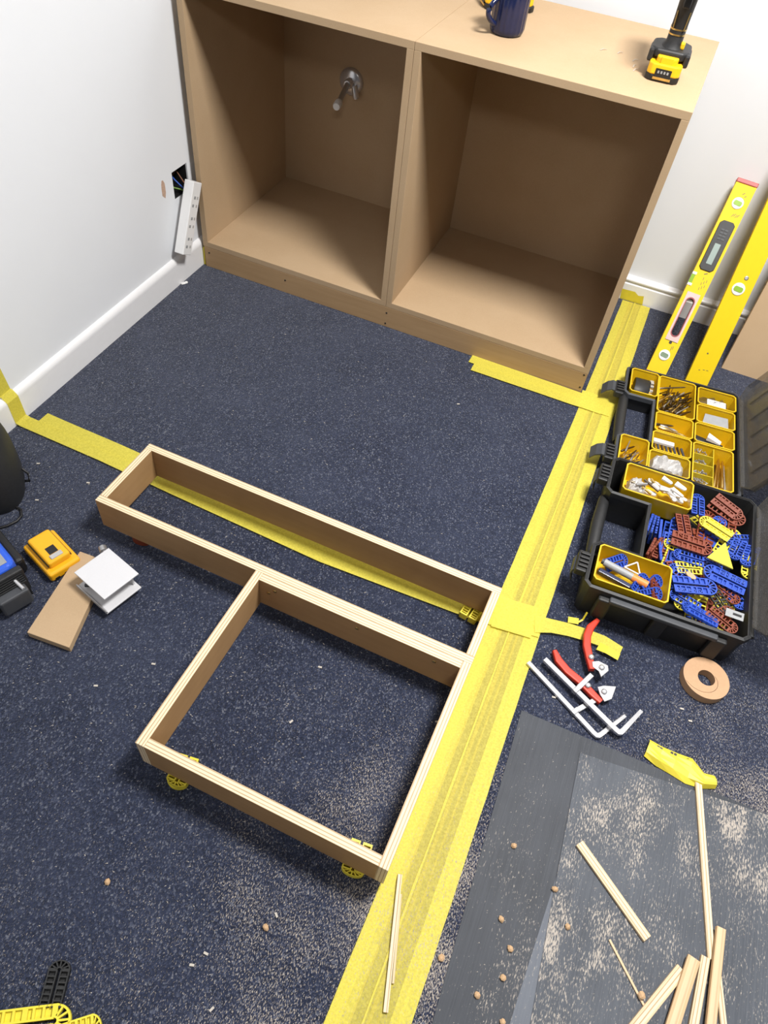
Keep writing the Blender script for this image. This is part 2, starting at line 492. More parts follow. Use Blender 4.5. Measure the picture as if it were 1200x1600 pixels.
# ---------------------------------------------------------------- cabinets
T = 0.018
W2, H, D, P0 = 1.2974, 0.7913, 0.5395, 0.0714
XS = 0.6499
def cabinet(x0, x1, label):
    c = thing('cabinet', label, 'cabinet', ((x0 + x1) / 2, 0, P0), 0, 'open cabinet carcasses')
    w = (x1 - x0) / 2 - 0.0004; h = H - P0
    MB().box(-w, w, 0, D, 0, T).build('bottom_panel', M_MDF, c, bevel=0.0008)
    MB().box(-w, w, 0, D, h - T, h).build('top_panel', M_MDF, c, bevel=0.0008)
    for s in (-1, 1):
        MB().box(-T / 2, T / 2, 0, D, T, h - T).build('side_panel', M_MDF, c, (s * (w - T / 2), 0, 0), bevel=0.0008)
    MB().box(-w + T, w - T, D - 0.010, D, T, h - T).build('back_panel', M_MDF, c)
    return c
cabinet(0.0, XS, 'open MDF cabinet with a pipe stub, beside the left wall')
cabinet(XS, W2, 'open empty MDF cabinet without a pipe, under the cordless drill')
pl = thing('plinth', 'brown timber plinth on the carpet under both MDF cabinets', 'plinth', (W2 / 2, 0, 0))
MB().box(-W2 / 2 + 0.003, W2 / 2 - 0.001, 0.0, T, 0, P0 - 0.0008).build('front_board', M_PLINTH, pl, bevel=0.001)
for s in (-1, 1):
    MB().box(-T / 2, T / 2, T, D - 0.04, 0, P0 - 0.0008).build('side_board', M_PLINTH, pl, (s * (W2 / 2 - 0.025), 0, 0))
MB().box(-W2 / 2 + 0.02, W2 / 2 - 0.02, D - 0.04, D - 0.022, 0, P0 - 0.0008).build('rear_board', M_PLINTH, pl)
for x, z in [(0.6552, 0.0504), (0.6548, 0.0121), (1.2884, 0.0191), (1.2868, 0.0650), (0.0204, 0.0523), (0.30, 0.045)]:
    MB().lathe([(0.0028, 0), (0.0028, 0.0012), (0.0012, 0.0009)], 10, Matrix.Rotation(R(90), 4, 'X')).build('screw', M_BLACK, pl, (x - W2 / 2, 0.0004, z))
tag(MB().box(-0.0025, 0.0025, 0.0, 0.02, 0.0, 0.062).build('plastic_wedge', M_YPACK, None, (-0.0045, 0.004, 0.0), (0, 0.03, 0), bevel=0.0005), 'thin yellow plastic wedge standing between skirting board and plinth', 'wedge')

# pipe stub with wall flange in the first cabinet
pt = thing('pipe_stub', 'chrome pipe stub with round flange and white cap on the cabinet back panel', 'pipe', (0.262, D - 0.010, 0.466))
RX = Matrix.Rotation(R(90), 4, 'X')
MB().lathe([(0.041, 0), (0.041, 0.004), (0.034, 0.010), (0.016, 0.013)], 32, RX).build('flange', M_CHROME, pt)
MB().lathe([(0.015, 0.012), (0.015, 0.03), (0.011, 0.034)], 20, RX).build('collar', M_CHROME, pt)
ax = Vector((0.030, -0.172, -0.014))
MB().tube([(0, -0.03, 0), tuple(ax * 0.85)], 0.0085, 14).build('pipe', M_STEEL, pt)
m = MB().tube([tuple(ax * 0.83), tuple(ax * 0.86), tuple(ax * 0.99), tuple(ax * 1.02)], [0.0105, 0.0125, 0.0125, 0.0105], 16)
m.build('end_cap', M_WHITE, pt)
m = MB().tube([(0.016, -0.014, -0.004), (0.026, -0.018, -0.034), (0.028, -0.018, -0.040)], [0.010, 0.011, 0.009], 14)
m.build('valve_body', M_CHROME, pt)

# open socket box and the hanging outlet
bb = thing('socket_back_box', 'dark open socket back box with loose wires in the left wall', 'socket box', (XW - 0.05, (HY0 + HY1) / 2, (HZ0 + HZ1) / 2))
hy, hz = (HY1 - HY0) / 2, (HZ1 - HZ0) / 2
MX = Matrix.Rotation(R(90), 4, 'Y')
MB().tray(crect(-hz + 0.001, hz - 0.001, -hy + 0.001, hy - 0.001, 0.004), 0.0, 0.046, 0.002, 0.002, MX).build('box_shell', M_BLACK, bb)
for mt, pts in [(plain('green_wire', (0.16, 0.30, 0.05), 0.5), [(0.004, -0.02, 0.0), (0.03, -0.01, -0.02), (0.052, 0.01, -0.03), (0.062, 0.024, -0.035)]),
                (plain('blue_wire', (0.03, 0.10, 0.45), 0.5), [(0.004, 0.01, 0.01), (0.028, 0.0, 0.0), (0.050, 0.014, -0.030), (0.062, 0.022, -0.050)]),
                (plain('brown_wire', (0.20, 0.08, 0.04), 0.5), [(0.004, 0.0, -0.01), (0.024, 0.018, 0.02), (0.045, 0.020, -0.01), (0.062, 0.026, -0.03)])]:
    MB().tube(pts, 0.0023, 8).build('wire', mt, bb)
top, bot = Vector((0.012, -0.030, 0.300)), Vector((0.012, -0.128, 0.112))
mm = frame_at(bot, top, (1, 0, 0))
so = thing('socket_outlet', 'white plastic socket outlet leaning on the skirting below its open wall box', 'socket')
so.matrix_world = mm
LS = (top - bot).length
MB().box(-0.016, 0.016, -0.022, 0.022, 0, LS).build('housing', M_WHITE, so, bevel=0.002)
for i, z in enumerate([0.025, 0.048, 0.085, 0.108, 0.145, 0.168]):
    MB().box(0.0155, 0.0166, -0.013 + (i % 2) * 0.004, -0.004 + (i % 2) * 0.004, z - 0.004, z + 0.004).build('pin_slot', M_GREY, so)
    MB().box(0.0155, 0.0166, 0.006, 0.013, z - 0.004, z + 0.004).build('pin_slot', M_OFFW, so)

# ---------------------------------------------------------------- plywood frame on packers
FX, FY, FTH = 1.29, -0.8658, -0.0101
x0, x1, xm, y0, y1, y2, zt, zb = 0.4001, 1.29, 0.805, -0.8658, -1.066, -1.4775, 0.1131, 0.0246
fr = thing('plywood_frame', 'pale plywood ladder frame raised on yellow packers on the carpet', 'frame', (FX, FY, 0), FTH)
def board(ax0, ax1, ay0, ay1):
    """a board whose thickness is its shorter plan side"""
    lx, ly = ax1 - ax0, ay1 - ay0
    L = max(lx, ly) / 2; th = min(lx, ly) / 2
    o = MB().box(-L, L, -th, th, zb, zt).build('board', M_PLY, fr, ((ax0 + ax1) / 2 - FX, (ay0 + ay1) / 2 - FY, 0), (0, 0, 0 if lx > ly else R(90)), bevel=0.0007)
    return o
board(x0, x1, y0 - T, y0)
board(x0, x1, y1, y1 + T)
board(x0, x0 + T, y1 + T, y0 - T)
board(x1 - T, x1, y1 + T, y0 - T)
board(xm, xm + T, y2, y1)
board(x1 - T, x1, y2, y1)
board(xm + T, x1 - T, y1 - T, y1)
board(xm + T, x1 - T, y2, y2 + T)
for sx, sz in [(0.86, 0.095), (1.05, 0.092), (1.22, 0.095), (0.845, 0.078)]:
    MB().lathe([(0.004, 0), (0.004, 0.001), (0.0015, 0.0006)], 12, RX).build('screw_head', M_BRASS, fr, (sx - FX, y1 - T - FY - 0.0002, sz))

# ---------------------------------------------------------------- packers (horseshoe shims)
PL, PW, PT = 0.100, 0.044, 0.005
def packer_mesh(name, mat, th=PT, variant=0):
    m = MB(); r = 0.0028; ri = 0.0055; ro = PW / 2
    xc = PL / 2 - ro          # arc centre
    if variant == 2:          # face with a solid web
        for s in (-1, 1):
            a, b = sorted((s * ri, s * ro))
            m.box(-PL / 2, xc, a, b, th * 0.05, th * 0.25)
    for s in (-1, 1):
        for yy in (s * ri, s * ro):
            m.box(-PL / 2, xc, min(yy, yy - s * r), max(yy, yy - s * r), 0, th)
        n = 7
        for i in range(n):
            x = -PL / 2 + (xc + PL / 2 - r) * i / (n - 1)
            a, b = sorted((s * ri, s * ro))
            m.box(x, x + (r * 1.2 if i % 3 else r * 2.4), a, b, 0, th * 0.98)
    n = 12
    pts = lambda rad: [(xc + rad * math.cos(-math.pi / 2 + math.pi * i / n), rad * math.sin(-math.pi / 2 + math.pi * i / n)) for i in range(n + 1)]
    for rad in (ro, ri + 0.0015):
        o, i_ = pts(rad), pts(rad - r)
        for q in range(n):
            m.prism([i_[q], o[q], o[q + 1], i_[q + 1]], 0, th)
    for q in range(1, 6):
        a = -math.pi / 2 + math.pi * q / 6
        M = Matrix.Translation((xc, 0, 0)) @ Matrix.Rotation(a, 4, 'Z')
        m.box(ri, ro, -r / 2, r / 2, 0, th * 0.98, M)
    return m.mesh(name, mat)
ME = {}
for nm, mt in [('blue', M_BLUE), ('brown', M_BROWN), ('yellow', M_YPACK), ('black', M_BLACKR)]:
    ME[nm] = packer_mesh('packer_' + nm, mt, 0.003 if nm in ('yellow', 'black') else 0.005)
    ME[nm + '2'] = packer_mesh('packer_web_' + nm, mt, 0.004 if nm == 'yellow' else 0.006, 2)
PK = dict(blue='blue', brown='red-brown', yellow='yellow', black='black')
def packer(kind, loc, rz, label, group, tilt=(0, 0), web=False, letters=False):
    o = obj('horseshoe_packer', ME[kind + ('2' if web else '')], None, loc, (tilt[0], tilt[1], rz))
    tag(o, label, 'packer', group)
    if letters:
        cu = bpy.data.curves.new('lettering', 'FONT'); cu.body = 'BROADFIX'; cu.size = 0.0125; cu.extrude = 0.0018
        tx = bpy.data.objects.new('lettering', cu); COL.objects.link(tx)
        dg = bpy.context.evaluated_depsgraph_get()
        me = bpy.data.meshes.new_from_object(tx.evaluated_get(dg)); bpy.data.objects.remove(tx)
        me.materials.clear(); me.materials.append(M_BLUEL)
        obj('lettering', me, o, (-PL / 2 + 0.006, -0.0185, 0.0036 if web else 0.0030))
    return o
M_BLUEL = plain('blue_packer_letters', (0.07, 0.14, 0.55), 0.45)
# those carrying the frame
def frame_pt(x, y):
    c, s = math.cos(FTH), math.sin(FTH)
    return (FX + c * (x - FX) - s * (y - FY), FY + s * (x - FX) + c * (y - FY))
for kind, px, py, rz, sc, zz, th, lb in [
        ('yellow', 0.868, -1.4560, R(-82), 0.62, 0.0012, 0.0085, 'yellow packer under the square bay of the plywood frame, away from the tape'),
        ('yellow', 0.872, -1.4660, R(-86), 0.40, 0.0100, 0.0144, 'yellow packer stacked on another under the square bay, away from the tape'),
        ('yellow', 1.226, -1.4560, R(-84), 0.60, 0.0012, 0.0085, 'yellow packer under the square bay of the plywood frame, beside the tape run'),
        ('yellow', 1.226, -1.4680, R(-84), 0.40, 0.0100, 0.0144, 'yellow packer stacked on another under the square bay, beside the tape run'),
        ('yellow', 1.246, -0.8830, R(82), 0.50, 0.0058, 0.0186, 'yellow packer on the cross tape inside the narrow bay of the frame'),
        ('brown', 0.487, -1.0360, R(-84), 0.40, 0.0012, 0.0232, 'red-brown packer under the narrow bay of the frame, facing the metal bracket')]:
    o = obj('horseshoe_packer', packer_mesh('packer_prop', {'yellow': M_YPACK, 'brown': M_BROWN}[kind], th), None, (px, py, zz), (0, 0, rz))
    o.scale = (sc, 0.9, 1.0)
    tag(o, lb, 'packer', 'packers under the plywood frame')
packer('yellow', (0.876, -1.868, 0.002), R(30), 'yellow plastic packer on the carpet beside the black packer', 'packers loose on the carpet', web=True).scale = (1.15, 1.0, 2.0)
packer('yellow', (0.950, -1.848, 0.002), R(40), 'small tilted yellow packer touching a yellow packer on the carpet', 'packers loose on the carpet', web=True).scale = (0.6, 0.9, 2.0)
packer('black', (0.876, -1.812, 0.001), R(112), 'black plastic packer lying on the carpet beside two yellow ones', 'packers loose on the carpet', web=True).scale = (0.62, 0.75, 1.5)

# ---------------------------------------------------------------- tape on the carpet
def strip(pts, w, z, label, jit=0.0012, step=0.05, group='yellow tape strips stuck on the carpet', mat=None, name='tape_strip'):
    out = []
    for a, b in zip(pts[:-1], pts[1:]):
        a, b = Vector(a), Vector(b); n = max(1, int((b - a).length / step))
        out += [a.lerp(b, i / n) for i in range(n)]
    out.append(Vector(pts[-1]))
    pp = [(p.x, p.y, (p.z if len(p) > 2 else 0) + z) for p in out]
    ww = [w + random.uniform(-jit, jit) for _ in pp]
    o = MB().flat(pp, ww, 0).build(name, mat or M_TAPE)
    return tag(o, label, 'tape', group)
z = 0.0012
def frac(f0, f1):
    """strip between two fractions of the run, which widens from the back wall to the near end"""
    pts = []
    for y, xl, xr in [(0.565, 1.3216, 1.4077), (-0.07, 1.3102, 1.4050), (-0.80, 1.2900, 1.4030), (-1.80, 1.2760, 1.4036)]:
        pts.append((xl + (xr - xl) * (f0 + f1) / 2, y))
    return pts
runs = [(frac(0.00, 0.30), 0.036, M_TAPE), (frac(0.27, 0.53), 0.031, M_TAPEB), (frac(0.47, 0.63), 0.019, M_TAPEB), (frac(0.595, 0.78), 0.022, M_TAPEB),
        (frac(0.74, 1.0), 0.032, M_TAPE), (frac(0.83, 0.87), 0.005, M_TAPE), (frac(0.42, 0.45), 0.004, M_TAPE), ([(1.297, -0.95), (1.286, -1.80)], 0.022, M_TAPE)]
RL = ['wide yellow tape strip of the long run, along the cabinet side', 'yellow tape strip of the long run, second from the cabinet side', 'narrow yellow tape strip of the long run, third from the cabinet side',
      'narrow yellow tape strip of the long run, fourth from the cabinet side', 'wide yellow tape strip of the long run, farthest from the cabinet side', 'hair-thin bright tape strip on the farthest strip of the long run',
      'hair-thin bright tape strip in the middle of the long run', 'short tape strip along the right side of the plywood frame']
for (pts, w, mt), lb in zip(runs, RL):
    strip(pts, w, z, lb, mat=mt); z += 0.0004
strip([(0.950, -0.019), (1.375, -0.023)], 0.038, z, 'yellow tape strip against the front of the plinth'); z += 0.0004
strip([(0.968, -0.053), (1.372, -0.051)], 0.038, z, 'yellow tape strip parallel to the plinth, one strip out'); z += 0.0004
strip([(1.300, -0.030), (1.395, -0.028)], 0.080, z, 'square tape patch at the cabinet corner'); z += 0.0004
# cross run, starting up on the wall
cr = [(XW + 0.0008, -0.872, 0.175), (XW + 0.0008, -0.866, 0.0895), (XW + 0.0040, -0.864, 0.0890), (XW + 0.0142, -0.862, 0.070), (XW + 0.0142, -0.861, 0.004), (0.006, -0.861, 0.0)]
wv = []
for x, y, zz in cr: wv.append((x, y - 0.019, zz + z)); wv.append((x, y + 0.019, zz + z))
m = MB().add(wv, [(2 * i, 2 * i + 1, 2 * i + 3, 2 * i + 2) for i in range(len(cr) - 1)])
fl = [(0.006, -0.861), (0.25, -0.866), (0.47, -0.877), (0.88, -0.893), (1.26, -0.879), (1.40, -0.856)]
m.flat([(x, y, z) for x, y in fl], 0.038, 0)
tag(m.build('tape_strip', M_TAPE), 'yellow tape strip running from the left wall across under the plywood frame', 'tape', 'yellow tape strips stuck on the carpet'); z += 0.0004
strip([(0.033, -0.829), (0.31, -0.836), (0.88, -0.868), (1.36, -0.845)], 0.038, z, 'yellow tape strip across under the frame, starting short of the wall'); z += 0.0004
strip([(1.285, -0.836), (1.385, -0.826)], 0.050, z, 'tape patch where the cross strips meet the long run'); z += 0.0004
strip([(1.295, -0.876), (1.385, -0.866)], 0.040, z, 'lower tape patch where the cross strips meet the long run'); z += 0.0004
# loose curled tail
tl = [(1.385, -0.846), (1.42, -0.836), (1.46, -0.826), (1.50, -0.823), (1.54, -0.820), (1.58, -0.826)]
m = MB().flat([(x, y, z + 0.002 * (i % 2)) for i, (x, y) in enumerate(tl)], [0.046, 0.036, 0.034, 0.032, 0.030, 0.020], 0)
tag(m.build('tape_strip', M_TAPE), 'loose crumpled yellow tape tail under the red clamp handles', 'tape', 'yellow tape strips stuck on the carpet')
m = MB().flat([(1.530, -0.838, z + 0.001), (1.55, -0.842, z + 0.006), (1.578, -0.846, z + 0.003)], [0.022, 0.020, 0.018], 0)
tag(m.build('tape_scrap', M_TAPE2), 'short folded scrap of yellow tape on the end of the loose tail', 'tape')
m = MB().flat([(1.452, -0.800, 0.006), (1.475, -0.796, 0.009)], 0.016, 0).flat([(1.475, -0.798, 0.009), (1.482, -0.790, 0.012), (1.484, -0.782, 0.034)], 0.004, 0)
tag(m.build('tape_scrap', M_TAPE2), 'tiny curled scrap of yellow tape beside the loose tail', 'tape')
# tape turned up on the back skirting
m = MB().add([(1.305, YB - 0.0185, 0.001), (1.385, YB - 0.0185, 0.001), (1.378, YB - 0.0185, 0.034), (1.36, YB - 0.0185, 0.030), (1.345, YB - 0.0185, 0.040), (1.30, YB - 0.0185, 0.038)], [(0, 1, 2, 3, 4, 5)])
tag(m.build('tape_scrap', M_TAPE2), 'torn yellow tape end turned up against the back skirting', 'tape')

# crumpled printed tape lying on the mat edge
wad = thing('tape_wad', 'crumpled yellow tape with black print, on the long plywood offcut by the mat', 'tape', (1.742, -1.032, 0.0))
ol = [(-0.068, 0.028), (-0.040, 0.024), (-0.010, 0.024), (0.020, 0.026), (0.046, 0.006), (0.066, 0.010)]
ob = [(-0.072, -0.010), (-0.046, -0.020), (-0.018, -0.024), (0.014, -0.030), (0.046, -0.026), (0.072, -0.014)]
vs = []; nr = 6
def top_z(i, j): return 0.0125 + 0.0035 * math.sin(i * 2.1 + j * 1.3) * (0.4 + 0.6 * random.random())
for j in range(nr):
    for i in range(6):
        a, b = Vector(ol[i]), Vector(ob[i]); p = a.lerp(b, j / (nr - 1))
        e = 0.0075 if j == 0 else (0.004 if j == nr - 1 else top_z(i, j))
        vs.append((p.x, p.y, e))
fs = [(j * 6 + i, (j + 1) * 6 + i, (j + 1) * 6 + i + 1, j * 6 + i + 1) for j in range(nr - 1) for i in range(5)]
o = MB().add(vs, fs, None, True).build('crumpled_tape', M_TAPE2, wad)
for pg_ in o.data.polygons: pg_.use_smooth = False
for x, y, a in [(-0.050, 0.0195, -0.2), (-0.044, 0.0185, -0.2), (-0.022, 0.0190, -0.1), (-0.015, 0.0190, -0.1), (0.010, 0.0190, 0.4), (0.018, 0.0180, -0.6)]:
    MB().box(-0.0026, 0.0026, -0.003, 0.003, 0, 0.0008).build('print_mark', M_BLACK, wad, (x, y - 0.002, 0.0105), (0.3, 0, a))

# ---------------------------------------------------------------- mat sheets
m = MB().prism([(1.4165, -1.056), (1.4335, -1.640), (1.440, -1.80), (2.10, -1.75), (2.10, -1.050)][::1], 0.0008, 0.0022)
tag(m.build('floor_mat', M_MAT1), 'smooth dark grey protective sheet lying on the carpet beside the tape run', 'mat')
m = MB().prism([(1.5490, -1.092), (1.5600, -1.30), (1.5770, -1.5619), (1.590, -1.78), (2.12, -1.74), (2.12, -1.032)], 0.0030, 0.0046)
tag(m.build('floor_mat', M_MAT2), 'ribbed dusty grey protective sheet on top of the smooth sheet', 'mat')
m = MB().prism([(1.5660, -1.270), (1.545, -1.60), (1.535, -1.78), (1.60, -1.76)], 0.0023, 0.0029)
tag(m.build('floor_mat', M_MAT3), 'pale grey sliver of sheet peeping out under the ribbed sheet', 'mat')

# ---------------------------------------------------------------- wood offcuts
def stick(a, b, w, h, z, label, mat=M_STICK, z2=None, group='plywood offcut strips on the mat', name='wood_strip'):
    a = Vector((a[0], a[1], z)); b = Vector((b[0], b[1], z if z2 is None else z2)); d = b - a; L = d.length / 2
    o = MB().box(-L, L, -w / 2, w / 2, 0, h).build(name, mat, None, tuple((a + b) / 2), (0, -math.asin(d.z / d.length), math.atan2(d.y, d.x)), bevel=0.0006)
    return tag(o, label, 'wood offcut', group)
stick((1.7745, -1.030), (1.8380, -1.350), 0.0125, 0.006, 0.0048, 'long pale plywood strip starting under the crumpled tape')
stick((1.5860, -1.2620), (1.7305, -1.3645), 0.0165, 0.006, 0.0048, 'short single plywood strip lying alone on the ribbed mat')
stick((1.6703, -1.392), (1.7449, -1.4642), 0.004, 0.003, 0.0048, 'very thin wood sliver on the ribbed mat', M_STICKB)
stick((1.792, -1.385), (1.7250, -1.512), 0.018, 0.007, 0.0048, 'striped plywood strip splayed lowest in the fan of offcuts')
stick((1.8070, -1.362), (1.7780, -1.520), 0.021, 0.006, 0.0125, 'wide smooth plywood strip with a ragged end in the fan of offcuts', M_STICKB)
stick((1.8280, -1.350), (1.8170, -1.520), 0.015, 0.007, 0.0048, 'striped plywood strip between the wide and the brown one in the fan')
stick((1.8445, -1.297), (1.8435, -1.520), 0.0155, 0.008, 0.0135, 'brown wood strip lying on top of the fan of offcuts', M_STICKB)
stick((1.8490, -1.360), (1.8830, -1.500), 0.011, 0.006, 0.0048, 'pale plywood strip poking out below the brown strip in the fan')
stick((1.3050, -1.447), (1.3600, -1.640), 0.008, 0.003, 0.0052, 'thin pale splinter lying lengthwise on the yellow tape run', group='splinters on the tape')
stick((1.3180, -1.475), (1.3560, -1.600), 0.004, 0.002, 0.0052, 'hair-thin brown splinter beside the pale one on the tape run', M_STICKB, group='splinters on the tape')
# MDF board leaning at the back wall
b0, b1 = Vector((1.681, 0.3535, 0.0)), Vector((1.702, 0.5620, 0.505))
lo = MB().box(0, 0.42, 0, 0.018, 0, 0.55).build('mdf_offcut', M_MDF, None, bevel=0.001)
lo.matrix_world = frame_at(b0, b1, (1, 0, 0))
tag(lo, 'MDF sheet leaning on the back wall behind the spirit levels', 'board')
# MDF block at the metal bracket
bl = MB().prism([(0.4313, -1.3502), (0.5284, -1.3416), (0.4680, -1.1330), (0.3950, -1.1380)], 0.0, 0.018).build('mdf_offcut', M_MDF, None, bevel=0.001)
tag(bl, 'small MDF offcut lying on the carpet under the white metal bracket', 'board')

# white metal bracket (clamp with two square plates)
br = thing('metal_bracket', 'white metal bracket of two square plates with a bolt, on the MDF offcut', 'bracket', (0.508, -1.180, 0.0184), R(-15.5))
MB().box(-0.050, 0.050, -0.044, 0.044, 0.040, 0.0435).build('top_plate', M_WHITEP, br, bevel=0.0008)
MB().box(-0.046, 0.056, -0.052, 0.038, 0.0, 0.0035).build('bottom_plate', M_WHITEP, br, bevel=0.0008)
MB().box(-0.046, 0.056, -0.052, -0.049, 0.0035, 0.009).build('plate_lip', M_STEEL, br, bevel=0.0005)
MB().box(-0.040, 0.040, 0.030, 0.034, 0.0035, 0.040).build('web', M_WHITEP, br)
MB().tube([(-0.030, -0.040, 0.010), (0.030, 0.010, 0.016)], 0.004, 10).build('lever', M_DKGREY, br)
MB().tube([(-0.060, 0.036, 0.028), (-0.02, 0.020, 0.028)], 0.003, 10).build('bolt', M_STEEL, br)
MB().tube([(-0.072, 0.041, 0.028), (-0.060, 0.036, 0.028)], 0.009, 12).build('knob', M_STEEL, br)

# amber tool battery lying on the carpet
ba = thing('tool_battery', 'amber yellow tool battery lying on the carpet between blue tool and MDF offcut', 'battery', (0.348, -1.172, 0.0), R(-20))
MB().box(-0.056, 0.056, -0.037, 0.037, 0.003, 0.028).build('lower_shell', M_OTOOL, ba, bevel=0.006, seg=3)
MB().box(-0.048, 0.042, -0.026, 0.026, 0.026, 0.047).build('upper_shell', M_OTOOL, ba, bevel=0.006, seg=3)
MB().box(-0.048, 0.040, -0.0275, -0.0255, 0.034, 0.038).build('rail', M_BLACK, ba)
MB().box(-0.048, 0.040, 0.0255, 0.0275, 0.034, 0.038).build('rail', M_BLACK, ba)
MB().box(0.000, 0.022, -0.010, 0.010, 0.0455, 0.0474).build('latch_slot', M_BLACK, ba)
MB().box(0.024, 0.036, -0.014, 0.014, 0.045, 0.0500).build('release_button', M_OFFW, ba, bevel=0.002)
for y in (-0.022, 0.0, 0.022):
    MB().box(0.050, 0.0575, y - 0.005, y + 0.005, 0.006, 0.012).build('vent', M_BLACK, ba)

# blue tool at the frame edge of the room corner
bt = thing('power_tool', 'blue and black power tool lying on the carpet beside the amber battery', 'power tool', (0.284, -1.272, 0.0), R(-22))
MB().prism(crect(-0.125, 0.050, -0.040, 0.042, 0.014), 0.012, 0.085).build('body', M_TBLUE, bt, bevel=0.010, seg=3)
MB().box(-0.02, 0.036, -0.026, 0.028, 0.083, 0.0865).build('label_plate', M_GREY, bt, bevel=0.001)
MB().box(0.048, 0.066, -0.042, 0.044, 0.006, 0.078).build('collar', M_BLACKR, bt, bevel=0.004)
for i in range(5):
    MB().box(0.066 + i * 0.004, 0.068 + i * 0.004, -0.036, 0.038, 0.010, 0.070 - i * 0.002).build('cooling_fin', M_BLACKR, bt)
MB().box(0.066, 0.104, -0.030, 0.032, 0.012, 0.058).build('nose', M_DKGREY, bt, bevel=0.004)
MB().tube([(0.070, 0.020, 0.064), (0.098, 0.024, 0.060)], 0.004, 8).build('clamp_pin', M_CHROME, bt)
MB().box(-0.055, 0.030, -0.066, -0.040, 0.0, 0.040).build('base_foot', M_BLACKR, bt, bevel=0.005)
MB().box(-0.125, 0.020, 0.040, 0.062, 0.004, 0.050).build('grip', M_BLACK, bt, bevel=0.008)

# black fabric bag and its cable
rings = []
for zz, s in [(0.0, 0.92), (0.03, 1.0), (0.09, 0.98), (0.15, 0.86), (0.20, 0.62), (0.215, 0.35)]:
    rings.append([(0.125 * s * math.copysign(abs(math.cos(a)) ** 0.7, math.cos(a)) * (1 + 0.03 * math.sin(5 * a + zz * 30)), 0.085 * s * math.copysign(abs(math.sin(a)) ** 0.7, math.sin(a)), zz) for a in [2 * math.pi * i / 28 for i in range(28)]])
bag = thing('tool_bag', 'black fabric tool bag slumped on the carpet by the left wall', 'bag', (0.064, -1.062, 0.0), R(-38))
MB().loft(rings).build('body', M_BLACKR, bag)
MB().tube([(-0.05, 0, 0.205), (-0.04, 0.01, 0.25), (0, 0.015, 0.265), (0.04, 0.01, 0.25), (0.05, 0, 0.205)], 0.006, 8).build('handle', M_BLACK, bag)
MB().tube([(0.05, 0.078, 0.02), (0.065, 0.090, 0.03), (0.06, 0.094, 0.05), (0.05, 0.085, 0.06)], 0.003, 8).build('drawstring', M_BLACK, bag)
cab = [(0.10, -1.135, 0.004), (0.135, -1.108, 0.004), (0.169, -1.0925, 0.004), (0.193, -1.0960, 0.004), (0.206, -1.110, 0.004), (0.207, -1.126, 0.004), (0.198, -1.146, 0.004), (0.180, -1.168, 0.004), (0.15, -1.195, 0.004)]
tag(MB().tube(cab, 0.0032, 8).build('cable', M_BLACK), 'thin black cable looping on the carpet beside the tool bag', 'cable')

# ---------------------------------------------------------------- lever clamps
def clamp(name_label, zz, bar, collar_at, arm_to, piv, grip, plate):
    c = thing('lever_clamp', name_label, 'clamp', (bar[0][0], bar[0][1], 0), 0, 'lever clamps on the carpet')
    ox, oy = bar[0]
    L = lambda p, q=0.0: (p[0] - ox, p[1] - oy, zz + q)
    a, b, d = Vector(bar[0]), Vector(bar[1]), Vector(bar[2])
    r = 0.010; u = (b - a).normalized(); v = (d - b).normalized()
    pts = [a] + [b - u * r, b - u * r * 0.35 + v * r * 0.08, b + v * r * 0.35 - u * r * 0.08, b + v * r] + [d]
    MB().flat([L(p) for p in pts], [0.0105, 0.0105, 0.0105, 0.0105, 0.010, 0.0075], 0.007).build('bar', M_CHROME, c, bevel=0.001)
    ang = math.atan2(u.y, u.x)
    MB().box(-0.005, 0.005, -0.0085, 0.0085, -0.0015, 0.0095).build('collar', M_STEEL, c, L(collar_at), (0, 0, ang), bevel=0.001)
    MB().flat([L(collar_at, 0.001), L(arm_to, 0.001)], 0.011, 0.007).build('sliding_arm', M_STEEL, c, bevel=0.001)
    n = len(grip)
    MB().flat([L(p, 0.002) for p in grip], [0.010] + [0.0170] * (n - 3) + [0.016, 0.012], 0.012).build('grip', M_RED, c, bevel=0.003, seg=3)
    pl_ = [(p[0] - ox, p[1] - oy) for p in plate]
    if sum(pl_[i - 1][0] * pl_[i][1] - pl_[i][0] * pl_[i - 1][1] for i in range(len(pl_))) < 0: pl_ = pl_[::-1]
    MB().prism(pl_, zz + 0.013, zz + 0.0155).build('cam_plate', M_STEEL, c, bevel=0.0008)
    for p in piv:
        MB().lathe([(0.006, 0), (0.006, 0.004), (0.0035, 0.005)], 16).build('rivet', M_CHROME, c, L(p, 0.0145))
    return c
clamp('chrome lever clamp with red grip, lying underneath the other clamp', 0.002, [(1.398, -0.946), (1.5741, -1.0455), (1.6176, -0.9751)], (1.5185, -1.0120), (1.557, -0.962),
      [(1.5285, -0.9485), (1.5630, -0.9480)], [(1.4430, -0.8960), (1.4570, -0.9150), (1.4810, -0.9310), (1.5112, -0.9424), (1.5430, -0.9600), (1.5630, -0.9700)],
      [(1.5480, -0.9420), (1.5600, -0.9330), (1.5850, -0.9230), (1.5820, -0.9560), (1.5690, -0.9690), (1.5560, -0.9560)])
clamp('chrome lever clamp with red grip, lying across the top of the other clamp', 0.014, [(1.4278, -0.9299), (1.6123, -1.0254), (1.6440, -0.9560)], (1.5079, -0.9700), (1.530, -0.922),
      [(1.5180, -0.8870), (1.5440, -0.9020)], [(1.5120, -0.7840), (1.5010, -0.8100), (1.4990, -0.8350), (1.5040, -0.8600), (1.5150, -0.8850), (1.5270, -0.9120)],
      [(1.5220, -0.8960), (1.5350, -0.8880), (1.5560, -0.8900), (1.5600, -0.9020), (1.5480, -0.9240), (1.5400, -0.9120), (1.5260, -0.9080)])

